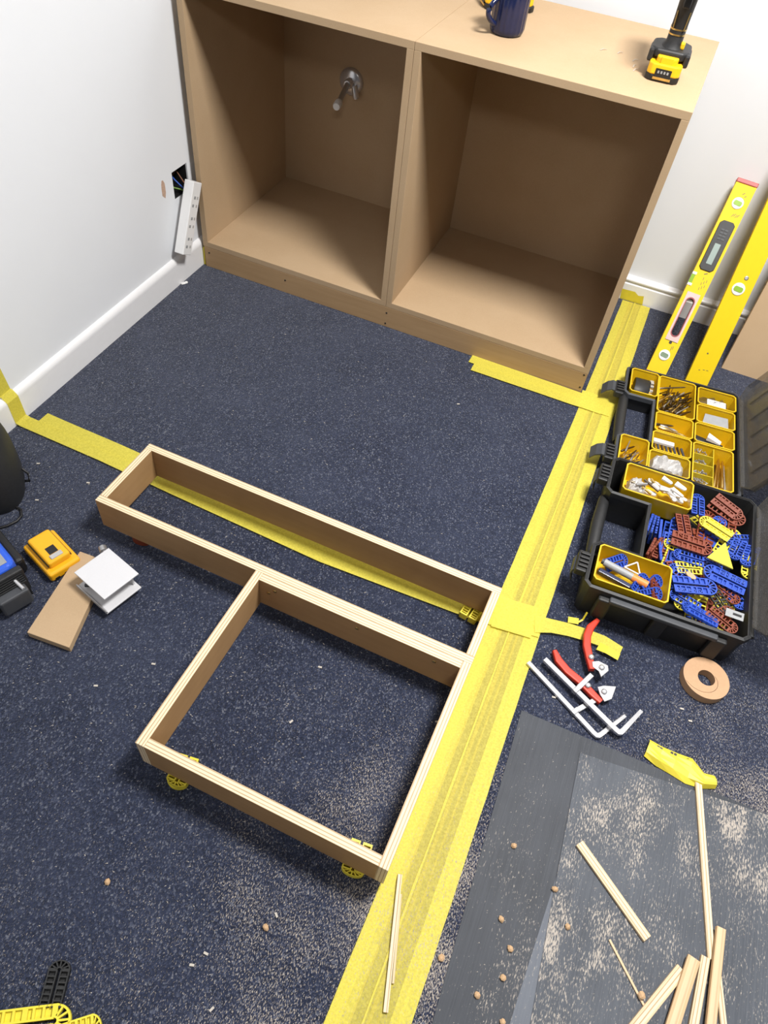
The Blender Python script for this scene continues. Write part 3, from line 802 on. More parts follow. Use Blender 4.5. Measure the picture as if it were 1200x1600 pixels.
# ---------------------------------------------------------------- brown roll
ro = thing('kraft_roll', 'flat brown roll of edging tape lying on the carpet near the clamps', 'roll', (1.7615, -0.818, 0.0))
m = MB()
def sector(r0, r1, a0, a1, n):
    rings = []
    for i in range(n + 1):
        t = i / n; a = a0 + (a1 - a0) * t
        p, q = r0(t), r1(t); c_, s_ = math.cos(a), math.sin(a)
        rings.append([(p * c_, p * s_, 0.001), (q * c_, q * s_, 0.001), (q * c_, q * s_, 0.022), (p * c_, p * s_, 0.022)])
    m.loft(rings, None, False)
A0, A1 = R(-150), R(35)
seam = lambda t: 0.0495 - 0.0295 * t ** 0.75
sector(lambda t: 0.0185, lambda t: max(0.0187, seam(t) - 0.0004), A0, A1, 44)
sector(lambda t: min(0.0493, seam(t) + 0.0004), lambda t: 0.0495, A0, A1, 44)
sector(lambda t: 0.0185, lambda t: 0.0495, A1, A0 + 2 * math.pi, 36)
m.build('coiled_strip', M_KRAFT, ro)

# ---------------------------------------------------------------- spirit levels
def rbox(m, x0, x1, z0, z1, y0, y1, c=0.004):
    """plate in the level's face plane with chamfered corners"""
    M = Matrix.Rotation(R(90), 4, 'X')
    m.prism(crect(x0, x1, z0, z1, c), -y1, -y0, M)
    return m
def stad(w, z0, z1, n=10, k=9):
    """stadium outline, with points along its straight sides too"""
    r = w / 2; za, zc = z0 + r, z1 - r
    top_ = [(r * math.cos(math.pi * i / n), zc + r * math.sin(math.pi * i / n)) for i in range(n + 1)]
    left = [(-r, zc + (za - zc) * i / k) for i in range(1, k)]
    bot_ = [(-r * math.cos(math.pi * i / n), za - r * math.sin(math.pi * i / n)) for i in range(n + 1)]
    right = [(r, za + (zc - za) * i / k) for i in range(1, k)]
    return top_ + left + bot_ + right
def plate_with_slot(m, W, za, zb_, hole, y0, y1):
    """bar section between za and zb_ with a stadium-shaped through hole"""
    out = []
    for (hx, hz) in hole:
        cx, cz = 0.0, (za + zb_) / 2
        dx, dz = hx - cx, hz - cz
        s = min((W / 2) / abs(dx) if abs(dx) > 1e-9 else 1e9, ((zb_ - za) / 2) / abs(dz) if abs(dz) > 1e-9 else 1e9)
        out.append((cx + dx * s, cz + dz * s))
    n = len(hole)
    vs = [(x, y0, z) for x, z in hole] + [(x, y0, z) for x, z in out] + [(x, y1, z) for x, z in hole] + [(x, y1, z) for x, z in out]
    fs = []
    for i in range(n):
        j = (i + 1) % n
        fs += [(i, n + i, n + j, j), (2 * n + i, 2 * n + j, 3 * n + j, 3 * n + i), (i, j, 2 * n + j, 2 * n + i), (n + i, 3 * n + i, 3 * n + j, n + j)]
    # corners of the rectangle, filled between the two outline points either side of them
    for i in range(n):
        j = (i + 1) % n
        onx = lambda q: abs(abs(out[q][0]) - W / 2) < 1e-7
        if onx(i) != onx(j):
            q = i if onx(i) else j; r_ = j if onx(i) else i
            c = (out[q][0], out[r_][1]); a, b = out[i], out[j]
            m.add([(c[0], y0, c[1]), (a[0], y0, a[1]), (b[0], y0, b[1]), (c[0], y1, c[1]), (a[0], y1, a[1]), (b[0], y1, b[1])],
                  [(0, 1, 2), (3, 5, 4), (0, 3, 4, 1), (0, 2, 5, 3)])
    m.add(vs, fs)
    return m
def vial(parent, x, z, r, mat, yf, rot=0.0):
    M = Matrix.Translation((x, yf, z)) @ Matrix.Rotation(R(90), 4, 'X') @ Matrix.Rotation(rot, 4, 'Z')
    ring = MB().lathe([(r, 0), (r, 0.0012), (r * 0.93, 0.0022), (r * 0.80, 0.0022)], 28, M).build('vial_ring', M_WHITE, parent)
    MB().prism(crect(-r * 0.72, r * 0.72, -r * 0.40, r * 0.40, r * 0.2), 0.0018, 0.0034, M).build('vial_glass', mat, parent)
    return ring
def dashes(parent, spots, yf):
    for x, z, w, h, a in spots:
        M = Matrix.Translation((x, yf, z)) @ Matrix.Rotation(R(90), 4, 'X') @ Matrix.Rotation(a, 4, 'Z')
        MB().box(-w / 2, w / 2, -h / 2, h / 2, 0, 0.0006, M).build('print_mark', M_DKGREY, parent)
LW, LT = 0.060, 0.024
bot = Vector((1.4885, 0.2005, 0.004)); top = Vector((1.5200, 0.5500, 0.4825))
l1 = thing('spirit_level', 'yellow digital spirit level with red grip slot and red end cap, leaning on the wall', 'spirit level')
mw = frame_at(bot, top, (1, 0, 0)); l1.matrix_world = mw
LEN = (top - bot).length
SZ = LEN / 0.61
m = MB()
m.box(-LW / 2, LW / 2, 0, LT, 0.006, 0.110 * SZ).box(-LW / 2, LW / 2, 0, LT, 0.270 * SZ, LEN - 0.012)
plate_with_slot(m, LW, 0.110 * SZ, 0.270 * SZ, stad(0.026, 0.128 * SZ, 0.252 * SZ), 0, LT)
m.build('body', M_YLEV, l1)
for x in (-LW / 2 + 0.0035, LW / 2 - 0.0035):
    MB().box(x - 0.0016, x + 0.0016, -0.0012, 0.001, 0.006, LEN - 0.012).build('edge_rib', M_YLEV, l1)
MB().box(-LW / 2 - 0.001, LW / 2 + 0.001, -0.003, LT + 0.002, LEN - 0.012, LEN).build('end_cap', M_REDCAP, l1, bevel=0.002)
MB().box(-LW / 2 - 0.001, LW / 2 + 0.001, -0.001, LT + 0.001, 0.0, 0.007).build('end_cap', M_REDCAP, l1, bevel=0.001)
m = MB()
plate_with_slot(m, 0.039, 0.113 * SZ, 0.267 * SZ, stad(0.027, 0.127 * SZ, 0.253 * SZ), -0.0025, 0.0005)
m.build('grip_surround', M_PINK, l1)
m = MB()
h0, h1 = stad(0.0275, 0.1265 * SZ, 0.2535 * SZ), stad(0.0225, 0.1305 * SZ, 0.2495 * SZ)
nn = len(h0)
m.add([(x, -0.0032, z) for x, z in h0] + [(x, -0.0032, z) for x, z in h1] + [(x, LT - 0.002, z) for x, z in h1] + [(x, LT - 0.002, z) for x, z in h0],
      [q for i in range(nn) for q in ((i, (i + 1) % nn, nn + (i + 1) % nn, nn + i), (nn + i, nn + (i + 1) % nn, 2 * nn + (i + 1) % nn, 2 * nn + i))])
m.build('grip_liner', M_MAROON, l1)
vial(l1, 0.0, 0.066 * SZ, 0.0165, M_VIALD, 0.0, -0.1)
vial(l1, 0.0, 0.543 * SZ, 0.0165, M_VIAL, 0.0, -0.1)
MB().lathe([(0.0045, 0), (0.0045, 0.001), (0.003, 0.0005)], 14, Matrix.Rotation(R(90), 4, 'X')).build('hang_hole', M_BLACK, l1, (0, 0, 0.108 * SZ))
MB().box(-LW / 2 - 0.0008, -LW / 2 + 0.012, -0.002, LT + 0.001, 0.284 * SZ, 0.292 * SZ).build('vial_holder', M_WHITE, l1, bevel=0.001)
MB().box(-LW / 2 - 0.0008, -LW / 2 + 0.012, -0.002, LT + 0.001, 0.318 * SZ, 0.326 * SZ).build('vial_holder', M_WHITE, l1, bevel=0.001)
MB().box(-LW / 2 - 0.0006, -LW / 2 + 0.010, -0.0015, LT + 0.0005, 0.292 * SZ, 0.318 * SZ).build('plumb_vial', M_VIAL, l1)
m = MB(); rbox(m, -0.022, 0.022, 0.338 * SZ, 0.488 * SZ, -0.004, 0.001, 0.008)
disp = m.build('display_housing', M_BLACKR, l1, bevel=0.0015)
m = MB(); rbox(m, -0.0085, 0.0085, 0.358 * SZ, 0.420 * SZ, -0.0050, -0.0035, 0.001)
m.build('screen', M_LCD, disp)
for i in range(4):
    for j in range(2):
        m = MB(); rbox(m, -0.010 + j * 0.011, -0.001 + j * 0.011, (0.432 + 0.009 * i) * SZ, (0.437 + 0.009 * i) * SZ, -0.0052, -0.0035, 0.001)
        m.build('button', M_DKGREY, disp)
dashes(l1, [(0.006 + 0.006 * (i % 3), 0.284 * SZ + 0.005 * i, 0.0012, 0.008, 0.1) for i in range(7)] + [(0.002 + 0.005 * i, 0.508 * SZ + 0.002 * (i % 2), 0.0012, 0.010, -0.5) for i in range(4)]
       + [(0.006, 0.330 * SZ, 0.010, 0.0022, 0.5), (0.010, 0.092 * SZ, 0.0012, 0.012, 0), (0.014, 0.095 * SZ, 0.0012, 0.010, 0), (0.004, 0.572 * SZ, 0.008, 0.0015, 0.8), (0.012, 0.566 * SZ, 0.006, 0.0015, 0.8)], -0.0001)
# second, plain level
bot = Vector((1.612, 0.2050, 0.004)); top = Vector((1.612, 0.5520, 0.700))
l2 = thing('spirit_level', 'plain yellow spirit level with one white-ringed vial, leaning on the wall without a grip slot', 'spirit level')
l2.matrix_world = frame_at(bot, top, (1, 0, 0)); LEN2 = (top - bot).length
MB().box(-0.033, 0.033, 0, 0.024, 0.005, LEN2 - 0.01).build('body', M_YLEV, l2, bevel=0.001)
for zz in ((0.0, 0.006), (LEN2 - 0.01, LEN2)):
    MB().box(-0.0335, 0.0335, -0.0005, 0.0245, *zz).build('end_cap', M_YLEV, l2, bevel=0.001)
vial(l2, -0.004, 0.300, 0.018, M_VIAL, 0.0, -0.1)
vial(l2, 0.0, LEN2 - 0.08, 0.018, M_VIAL, 0.0, 0)
MB().lathe([(0.006, 0), (0.006, 0.001), (0.003, 0.0006)], 14, Matrix.Rotation(R(90), 4, 'X')).build('hang_hole', M_STEEL, l2, (0.004, 0, 0.334))
dashes(l2, [(-0.006, 0.105, 0.004, 0.004, 0.3), (0.004, 0.056, 0.006, 0.0012, 0.1), (0.014, 0.057, 0.006, 0.0012, 0.1), (-0.008, 0.052, 0.004, 0.0018, 0.3)], -0.0001)

# ---------------------------------------------------------------- things on the cabinet top
def drill(label, loc, rz):
    d = thing('cordless_drill', label, 'drill', loc, rz, 'cordless drills on the cabinet top')
    MB().prism(crect(-0.038, 0.038, -0.055, 0.060, 0.010), 0.0, 0.014).build('battery_base', M_BLACK, d, bevel=0.003)
    m = MB().prism(crect(-0.037, 0.037, -0.056, 0.056, 0.009), 0.013, 0.036)
    bat = m.build('battery', M_YTOOL, d, bevel=0.003)
    MB().prism(crect(-0.024, 0.024, -0.050, 0.050, 0.008), 0.034, 0.048).build('battery_top', M_YTOOL, bat, bevel=0.003)
    MB().box(-0.014, 0.014, -0.053, -0.046, 0.032, 0.050).build('release_button', M_YTOOL, bat, bevel=0.002)
    MB().box(-0.018, 0.018, -0.0572, -0.054, 0.010, 0.027).build('rating_label', M_BLACK, bat)
    for i in range(4):
        MB().box(-0.013 + i * 0.007, -0.009 + i * 0.007, -0.0578, -0.0570, 0.018, 0.023).build('label_print', M_GREY, bat)
    MB().box(-0.020, 0.020, -0.0575, -0.0545, 0.005, 0.010).build('label_strip', M_BRASS, bat)
    m = MB().prism(crect(-0.044, 0.044, -0.034, 0.056, 0.014), 0.040, 0.058)
    m.build('battery_shoe', M_BLACKR, d, bevel=0.006, seg=3)
    for s in (-1, 1):
        MB().box(-0.006, 0.006, -0.034, 0.020, 0.030, 0.056).build('shoe_cheek', M_BLACKR, d, (s * 0.040, 0, 0), bevel=0.004)
    ring = lambda z, w, dp, y: [(w * math.copysign(abs(math.cos(a)) ** 0.75, math.cos(a)), y + dp * math.copysign(abs(math.sin(a)) ** 0.75, math.sin(a)), z) for a in [2 * math.pi * i / 24 for i in range(24)]]
    MB().loft([ring(0.055, 0.026, 0.034, 0.010), ring(0.068, 0.018, 0.024, 0.008), ring(0.11, 0.0175, 0.022, 0.004), ring(0.155, 0.019, 0.026, -0.002), ring(0.175, 0.022, 0.034, -0.004)]).build('handle', M_BLACKR, d)
    for z in (0.083, 0.093):
        MB().loft([ring(z, 0.0185, 0.024, 0.0064), ring(z + 0.003, 0.0186, 0.0238, 0.0060)]).build('grip_band', M_BRASS, d)
    for s in (-1, 1):
        MB().tube([(s * 0.012, -0.0178, 0.096), (s * 0.0135, -0.019, 0.13)], 0.0015, 6).build('grip_line', M_BRASS, d)
    MB().box(0.016, 0.026, -0.012, 0.004, 0.058, 0.072).build('belt_clip', M_YTOOL, d, bevel=0.003)
    RY = Matrix.Translation((0, 0.09, 0.200)) @ Matrix.Rotation(R(90), 4, 'X')
    MB().lathe([(0.024, 0.0), (0.031, 0.012), (0.031, 0.095), (0.026, 0.125), (0.020, 0.13)], 28, RY).build('motor_housing', M_YTOOL, d)
    MB().lathe([(0.022, 0.128), (0.022, 0.15), (0.019, 0.17), (0.008, 0.178)], 24, RY).build('chuck', M_BLACK, d)
    MB().box(-0.008, 0.008, -0.042, -0.022, 0.140, 0.170).build('trigger', M_BLACK, d, bevel=0.003)
    return d
drill('yellow and black cordless drill standing on its battery near the cabinet end', (1.2010, 0.185, H + 0.0003), R(3))
drill('yellow and black cordless drill standing right behind the navy mug', (0.7480, 0.402, H + 0.0003), R(-59)).scale = (1.08, 1.15, 1.0)
# mug
mg = thing('mug', 'navy blue fluted ceramic mug standing on the cabinet top', 'mug', (0.809, 0.206, H + 0.0003), R(-18))
n = 96
def mring(r, z, fl=1.0):
    return [(r * (1 - 0.035 * fl * (0.5 + 0.5 * math.cos(20 * a))) * math.cos(a), r * (1 - 0.035 * fl * (0.5 + 0.5 * math.cos(20 * a))) * math.sin(a), z) for a in [2 * math.pi * i / n for i in range(n)]]
MB().loft([mring(0.034, 0.0, 0), mring(0.040, 0.004, 0.3), mring(0.043, 0.014), mring(0.0435, 0.08), mring(0.0435, 0.092, 0.6), mring(0.043, 0.097, 0), mring(0.040, 0.098, 0), mring(0.0385, 0.090, 0), mring(0.0375, 0.012, 0), mring(0.03, 0.008, 0)]).build('body', M_NAVY, mg)
hp = [(-0.040 - 0.030 * math.sin(math.pi * i / 10) ** 0.8, 0.0, 0.022 + 0.056 * i / 10) for i in range(11)]
MB().tube(hp, 0.006, 10).build('handle', M_NAVY, mg).rotation_euler = (0, 0, R(76))
# shavings by the drill
for i, (x, y, a) in enumerate([(1.045, 0.255, 0.9), (1.085, 0.262, 1.1), (1.128, 0.235, 1.0), (1.133, 0.195, 1.4), (1.140, 0.170, 1.2)]):
    m = MB().flat([(-0.010, 0, 0.0005), (0, 0.0015, 0.003), (0.010, 0, 0.0008)], 0.0018, 0.0004)
    tag(m.build('wood_shaving', M_DUSTW, None, (x, y, H + 0.0003), (0, 0, a)), 'tiny pale curled shaving on the cabinet top near the drill', 'shaving', 'shavings on the cabinet top')

# ---------------------------------------------------------------- organiser cases
def chamf(poly, idx, c):
    out = []
    n = len(poly)
    for i, p in enumerate(poly):
        if i in idx:
            p = Vector(p); a = (Vector(poly[i - 1]) - p).normalized(); b = (Vector(poly[(i + 1) % n]) - p).normalized()
            out += [tuple(p + a * c), tuple(p + b * c)]
        else:
            out.append(tuple(p))
    return out
class Case:
    def __init__(s, cx, cy, deg):
        s.cx, s.cy, s.a = cx, cy, R(deg)
    def w(s, u, v, z=0.0):
        c, q = math.cos(s.a), math.sin(s.a)
        return (s.cx + c * u - q * v, s.cy + q * u + c * v, z)
def organiser(label, cs, u0, u1, v0, v1, h, hu, hv0, hv1, lid_deg, latches):
    o = thing('tool_organiser', label, 'organiser', (cs.cx, cs.cy, 0), cs.a, 'open tool organisers')
    poly = [(u0, v0), (u1, v0), (u1, v1), (u0, v1), (u0, hv1), (hu, hv1), (hu, hv0), (u0, hv0)]
    poly = chamf(poly, {0, 1, 2, 3, 4, 7}, 0.012)
    MB().tray(poly, 0.003, h, 0.004, 0.003, None, 0.004).build('case_body', M_BLACKR, o)
    out = inset(poly, -0.004)
    m = MB(); n = len(poly); inn = inset(poly, 0.002)
    vs = [(x, y, h - 0.014) for x, y in poly] + [(x, y, h - 0.014) for x, y in out] + [(x, y, h) for x, y in out] + [(x, y, h + 0.002) for x, y in inn] + [(x, y, h - 0.004) for x, y in inn]
    fs = [(a * n + i, a * n + (i + 1) % n, (a + 1) * n + (i + 1) % n, (a + 1) * n + i) for a in range(4) for i in range(n)]
    m.add(vs, fs).build('rim', M_DKGREY if h < 0.08 else M_BLACKR, o)
    gh = h * 0.45
    m = MB().tube([(u0 + 0.004, hv0 - 0.014, h * 0.6), (u0 + 0.004, hv0 + 0.006, h * 0.62), (u0 + 0.002, (hv0 + hv1) / 2, h * 0.64), (u0 + 0.004, hv1 - 0.006, h * 0.62), (u0 + 0.004, hv1 + 0.014, h * 0.6)], [0.012, 0.014, 0.0155, 0.014, 0.012], 12)
    m.build('carry_handle', M_BLACKR, o)
    for v, opened in latches:
        MB().box(-0.026, 0.0, -0.030, 0.030, -0.012, 0.008).build('latch_block', M_BLACKR, o, (u0 - 0.002, v, h - 0.012), bevel=0.003)
        for q in (-0.018, -0.006, 0.006, 0.018):
            MB().box(-0.022, 0.0, q - 0.003, q + 0.003, 0.0, 0.012).build('latch_rib', M_BLACK, o, (u0 - 0.002, v, h - 0.010), bevel=0.001)
        t = MB()
        pr = [(0.0, 0.0), (-0.018, 0.004), (-0.032, -0.004), (-0.044, -0.020)]
        vs = []
        for x, z in pr: vs += [(x, -0.022, z), (x, 0.022, z)]
        for x, z in pr: vs += [(x, -0.022, z - 0.004), (x, 0.022, z - 0.004)]
        k4 = len(pr) * 2; fs = []
        for i in range(len(pr) - 1):
            a = 2 * i
            fs += [(a, a + 2, a + 3, a + 1), (k4 + a, k4 + a + 1, k4 + a + 3, k4 + a + 2), (a, k4 + a, k4 + a + 2, a + 2), (a + 1, a + 3, k4 + a + 3, k4 + a + 1)]
        fs += [(0, 1, k4 + 1, k4), (k4 - 2, 2 * k4 - 2, 2 * k4 - 1, k4 - 1)]
        t.add(vs, fs).build('latch', M_DKGREY, o, (u0 - 0.018, v, h - 0.008), (0, 0 if opened else R(-55), 0))
    # feet on the near long side
    for q in (-0.35, 0.0, 0.35):
        x = (u0 + u1) / 2 + q * (u1 - u0)
        MB().box(x - 0.016, x + 0.016, v0 - 0.016, v0, 0.02 * h / 0.06 * 0.6, h - 0.016).build('side_rib', M_BLACKR, o, bevel=0.004)
    MB().box(u0 + 0.06, u1 - 0.06, v0 - 0.018, v0 - 0.003, h - 0.020, h - 0.008).build('side_rail', M_DKGREY, o, bevel=0.003)
    # hinge knuckles and the clear lid standing open
    for i in range(8):
        v = v0 + 0.03 + (v1 - v0 - 0.06) * i / 7
        MB().tube([(u1 + 0.006, v - 0.016, h - 0.004), (u1 + 0.006, v + 0.016, h - 0.004)], 0.005, 10).build('hinge', M_BLACKR, o)
    lid = bpy.data.objects.new('lid', None); COL.objects.link(lid); lid.parent = o
    lid.location = (u1 + 0.010, (v0 + v1) / 2, h); lid.rotation_euler = (0, R(lid_deg) - math.pi, 0)
    # local: lid plate runs +x from the hinge when fully open (180 deg); rotate about v axis
    hw = (v1 - v0) / 2; lw_ = (u1 - u0) - 0.01
    pl_ = chamf([(0.004, -hw), (lw_, -hw), (lw_, hw), (0.004, hw)], {0, 1, 2, 3}, 0.030)
    MB().tray(pl_, 0.0, 0.016, 0.003, 0.0025).build('lid_shell', M_CLEAR, lid)
    m = MB()
    for i in range(1, 6):
        v = -hw + 2 * hw * i / 6
        m.box(0.03, lw_ - 0.03, v - 0.001, v + 0.001, 0.002, 0.008)
    m.build('lid_rib', M_CLEAR, lid)
    return o
UC = Case(1.583, -0.069, 5.5)
LC = Case(1.615, -0.545, 2.5)
organiser('shallow open black organiser full of yellow bins, nearer the spirit levels', UC, -0.163, 0.164, -0.222, 0.210, 0.058, -0.077, -0.102, 0.078, 112, [(0.105, True), (-0.178, True)])
organiser('deep open black organiser heaped with coloured packers', LC, -0.172, 0.182, -0.214, 0.210, 0.108, -0.066, -0.085, 0.085, 124, [(0.150, False), (-0.150, False)])

def bin_(cs, u0, u1, v0, v1, z0, z1, label, divs=None):
    cu, cv = (u0 + u1) / 2, (v0 + v1) / 2
    x, y, _ = cs.w(cu, cv)
    t = thing('storage_bin', label, 'bin', (x, y, z0), cs.a, 'yellow storage bins')
    hu, hv = (u1 - u0) / 2 - 0.0008, (v1 - v0) / 2 - 0.0008
    MB().tray(crect(-hu, hu, -hv, hv, 0.007), 0, z1 - z0, 0.0016, 0.0015, None, 0.004).build('bin_shell', M_YBIN, t)
    rim = inset(crect(-hu, hu, -hv, hv, 0.007), -0.0006); ri = inset(rim, 0.0034); n = 8; zz = z1 - z0
    MB().add([(a, b, zz - 0.002) for a, b in rim] + [(a, b, zz + 0.0008) for a, b in rim] + [(a, b, zz + 0.0008) for a, b in ri] + [(a, b, zz - 0.002) for a, b in ri],
             [(q * n + i, q * n + (i + 1) % n, (q + 1) * n + (i + 1) % n, (q + 1) * n + i) for q in range(3) for i in range(n)]).build('bin_rim', M_YBIN, t)
    if divs:
        for (a0, a1, b0, b1) in divs:
            MB().box(a0 - cu, a1 - cu, b0 - cv, b1 - cv, 0.002, zz - 0.004).build('divider', M_YDIV, t)
    return t
ZB = 0.0605
BINS = dict(A=(-0.153, -0.070, 0.092, 0.203, 'square corner bin with a black hole saw'), B=(-0.157, -0.078, -0.212, -0.104, 'square bin of assorted short bits beside the carry handle'),
            C=(-0.070, 0.039, 0.033, 0.201, 'largest bin, crammed with bronze screws and drill bits'), D=(-0.070, 0.037, -0.051, 0.031, 'bin with a brass countersink and two long bits'),
            E=(-0.073, 0.035, -0.132, -0.053, 'bin with a row of dark masonry bits'), F=(-0.077, 0.034, -0.212, -0.134, 'bin stuffed with a whitish plastic bag'),
            G=(0.044, 0.156, 0.118, 0.196, 'corner bin with a clear packet and white label'), H=(0.043, 0.153, 0.034, 0.114, 'bin with a flat grey plate'),
            I=(0.040, 0.151, -0.051, 0.031, 'bin with a white wedge on a black strip'), J=(0.038, 0.148, -0.216, -0.054, 'divided bin of small screws and brass drill bits'))
for kx, (a, b, c, d, lb) in BINS.items():
    dv = None
    if kx == 'J':
        dv = [(0.0425, 0.095, v - 0.0008, v + 0.0008) for v in (-0.095, -0.133, -0.173)] + [(0.095, 0.0966, -0.211, -0.060)]
    bin_(UC, a, b, c, d, 0.0075, ZB, 'yellow ' + lb, dv)
bin_(LC, -0.140, 0.030, 0.103, 0.202, 0.056, 0.112, 'yellow rectangular bin of white fittings and keys in the deep organiser')
bin_(LC, -0.160, 0.006, -0.196, -0.090, 0.056, 0.112, 'yellow rectangular bin with a marker and packers in the deep organiser')

# --- contents of the shallow case
def rod(cs, u, v, z, ang, L, r, mat, label, group, cat='drill bit', tilt=0.0, tip=True, name='drill_bit'):
    x, y, _ = cs.w(u, v)
    prof = [(r * 0.8, -L / 2), (r, -L / 2 + r), (r, -L * 0.1), (r * 0.75, -L * 0.08), (r * 0.75, L / 2 - r * 2), (r * 0.15, L / 2)] if tip else [(r, -L / 2), (r, L / 2)]
    o = MB().lathe(prof, 8, Matrix.Rotation(R(90), 4, 'Y')).build(name, mat, None, (x, y, z), (0, tilt, cs.a + ang))
    return tag(o, label, cat, group)
rnd = random.Random(11)
for i in range(60):
    lay = i // 15
    mt = [M_BRONZE, M_BRONZE, M_BRASS, M_BRONZE, M_STEEL, M_BRONZE, M_BRONZE][i % 7]
    rod(UC, rnd.uniform(-0.050, 0.020), rnd.uniform(0.062, 0.165), 0.0225 + 0.0085 * lay, rnd.uniform(0.6, 1.5), rnd.uniform(0.036, 0.066), rnd.uniform(0.0022, 0.0036), mt,
        'small metal bit or screw heaped in the largest yellow bin', 'bits in the largest bin', tilt=rnd.uniform(-0.1, 0.1))
rod(UC, -0.030, 0.160, 0.057, 0.3, 0.080, 0.0028, M_BRONZE, 'long dark drill bit lying across the heap of bits', 'bits in the largest bin', tilt=-0.15)
rod(UC, -0.050, 0.100, 0.057, 0.95, 0.058, 0.0030, M_BRASS, 'bright brass bit lying on top of the heap of bits', 'bits in the largest bin')
for i in range(18):
    rod(UC, rnd.uniform(-0.142, -0.094), rnd.uniform(-0.190, -0.125), 0.022 + 0.007 * (i // 4), rnd.uniform(0.6, 1.4), rnd.uniform(0.034, 0.050), rnd.uniform(0.0024, 0.0036),
        [M_BRASS, M_BRONZE, M_STEEL][i % 3], 'short bit in the square bin beside the carry handle', 'bits in the square bin')
# hole saw
hs = thing('hole_saw', 'black hole saw with bright teeth in the corner bin', 'hole saw', UC.w(-0.111, 0.146, 0.010), UC.a)
hs.scale = (1.15, 1.3, 0.85)
MB().lathe([(0.028, 0.0), (0.029, 0.004), (0.029, 0.036), (0.026, 0.038), (0.012, 0.038)], 24, Matrix.Translation((-0.022, 0, 0.029)) @ Matrix.Rotation(R(90), 4, 'Y')).build('cup', M_BLACK, hs)
for i in range(14):
    a = 2 * math.pi * i / 14
    MB().box(0.016, 0.024, 0.027 * math.cos(a) - 0.003, 0.027 * math.cos(a) + 0.003, 0.029 + 0.027 * math.sin(a) - 0.003, 0.029 + 0.027 * math.sin(a) + 0.003).build('tooth', M_CHROME, hs)
rod(UC, -0.045, -0.000, 0.042, 0.25, 0.070, 0.0042, M_BRONZE, 'long dark bit in the countersink bin', 'bits in the countersink bin')
rod(UC, -0.025, -0.010, 0.043, -0.1, 0.050, 0.0058, M_STEEL, 'thick steel bit in the countersink bin', 'bits in the countersink bin')
rod(UC, -0.015, -0.024, 0.046, -0.12, 0.080, 0.0070, M_BRASS, 'brass cone countersink in its yellow bin', 'bits in the countersink bin', 'countersink', name='countersink')
# masonry bits with holder
mbz = thing('bit_set', 'row of dark masonry bits on a white holder in a yellow bin', 'bit set', UC.w(-0.020, -0.090, 0.022), UC.a)
MB().box(-0.045, 0.012, 0.006, 0.020, 0.018, 0.028).build('holder', M_WHITE, mbz, bevel=0.002)
for i in range(8):
    MB().tube([(-0.042 + i * 0.011, 0.016, 0.016), (-0.038 + i * 0.0115, -0.020, 0.020)], [0.0036, 0.0030], 8).build('bit', M_DKGREY if i % 2 else M_BRONZE, mbz)
    MB().tube([(-0.038 + i * 0.0115, -0.020, 0.020), (-0.037 + i * 0.0115, -0.027, 0.020)], [0.0034, 0.002], 8).build('bit_tip', M_CHROME, mbz)
# plastic bag: crumpled pillow
def pillow(cs, u, v, hu, hv, z, h, mat, name, label, cat, seed):
    rr = random.Random(seed); nx, ny = 13, 9; vs = []
    for j in range(ny):
        for i in range(nx):
            a, b = i / (nx - 1) * 2 - 1, j / (ny - 1) * 2 - 1
            e = max(0, (1 - a ** 4) * (1 - b ** 4))
            vs.append((a * hu, b * hv, h * min(1.0, 1.6 * e) * rr.uniform(0.62, 1.0)))
    m = MB().add(vs, [(j * nx + i, j * nx + i + 1, (j + 1) * nx + i + 1, (j + 1) * nx + i) for j in range(ny - 1) for i in range(nx - 1)], None, False)
    m.add([(-hu, -hv, 0), (hu, -hv, 0), (hu, hv, 0), (-hu, hv, 0)], [(3, 2, 1, 0)])
    x, y, _ = cs.w(u, v)
    o = m.build(name, mat, None, (x, y, z), (0, 0, cs.a))
    return tag(o, label, cat)
pillow(UC, -0.022, -0.172, 0.048, 0.034, 0.020, 0.044, M_OFFW, 'plastic_bag', 'crumpled whitish plastic bag filling a yellow bin', 'bag', 3)
pk_ = pillow(UC, 0.098, 0.157, 0.048, 0.031, 0.020, 0.028, M_CLEAR, 'plastic_packet', 'clear plastic packet with white label in the corner bin', 'packet', 5)
MB().add([(-0.020, -0.014, 0.0265), (0.034, -0.014, 0.0265), (0.034, 0.012, 0.0265), (-0.020, 0.012, 0.0265)], [(0, 1, 2, 3)]).build('paper_label', M_WHITE, pk_)
for q in range(3):
    MB().box(-0.014, 0.024 - q * 0.006, 0.006 - q * 0.005, 0.0072 - q * 0.005, 0.0266, 0.0272).build('label_print', M_GREY, pk_)
gp = MB().prism([(-0.036, -0.024), (0.042, -0.026), (0.036, 0.028), (-0.030, 0.022)], 0, 0.003).build('grey_plate', M_GREY, None, UC.w(0.102, 0.072, 0.042), (0.15, 0.05, UC.a))
tag(gp, 'flat light grey metal plate lying in a yellow bin', 'plate')
for i in range(3):
    rod(UC, 0.055 + 0.008 * i, 0.052 + 0.008 * (i % 2), 0.018, 0.4 + i, 0.018, 0.0032, [M_WHITE, M_STEEL, M_BLACK][i], 'small plug beside the flat grey plate in its bin', 'plugs beside the grey plate', 'plug', tip=False, name='wall_plug')
wd = MB().add([(-0.018, -0.010, 0), (0.022, -0.007, 0), (0.022, 0.007, 0), (-0.018, 0.010, 0), (-0.018, -0.010, 0.014), (-0.018, 0.010, 0.014), (0.022, -0.007, 0.005), (0.022, 0.007, 0.005)],
              [(3, 2, 1, 0), (4, 6, 7, 5), (0, 1, 6, 4), (2, 3, 5, 7), (3, 0, 4, 5), (1, 2, 7, 6)]).build('plastic_wedge', M_WHITE, None, UC.w(0.100, -0.004, 0.038), (0, 0, UC.a - 0.25), bevel=0.001)
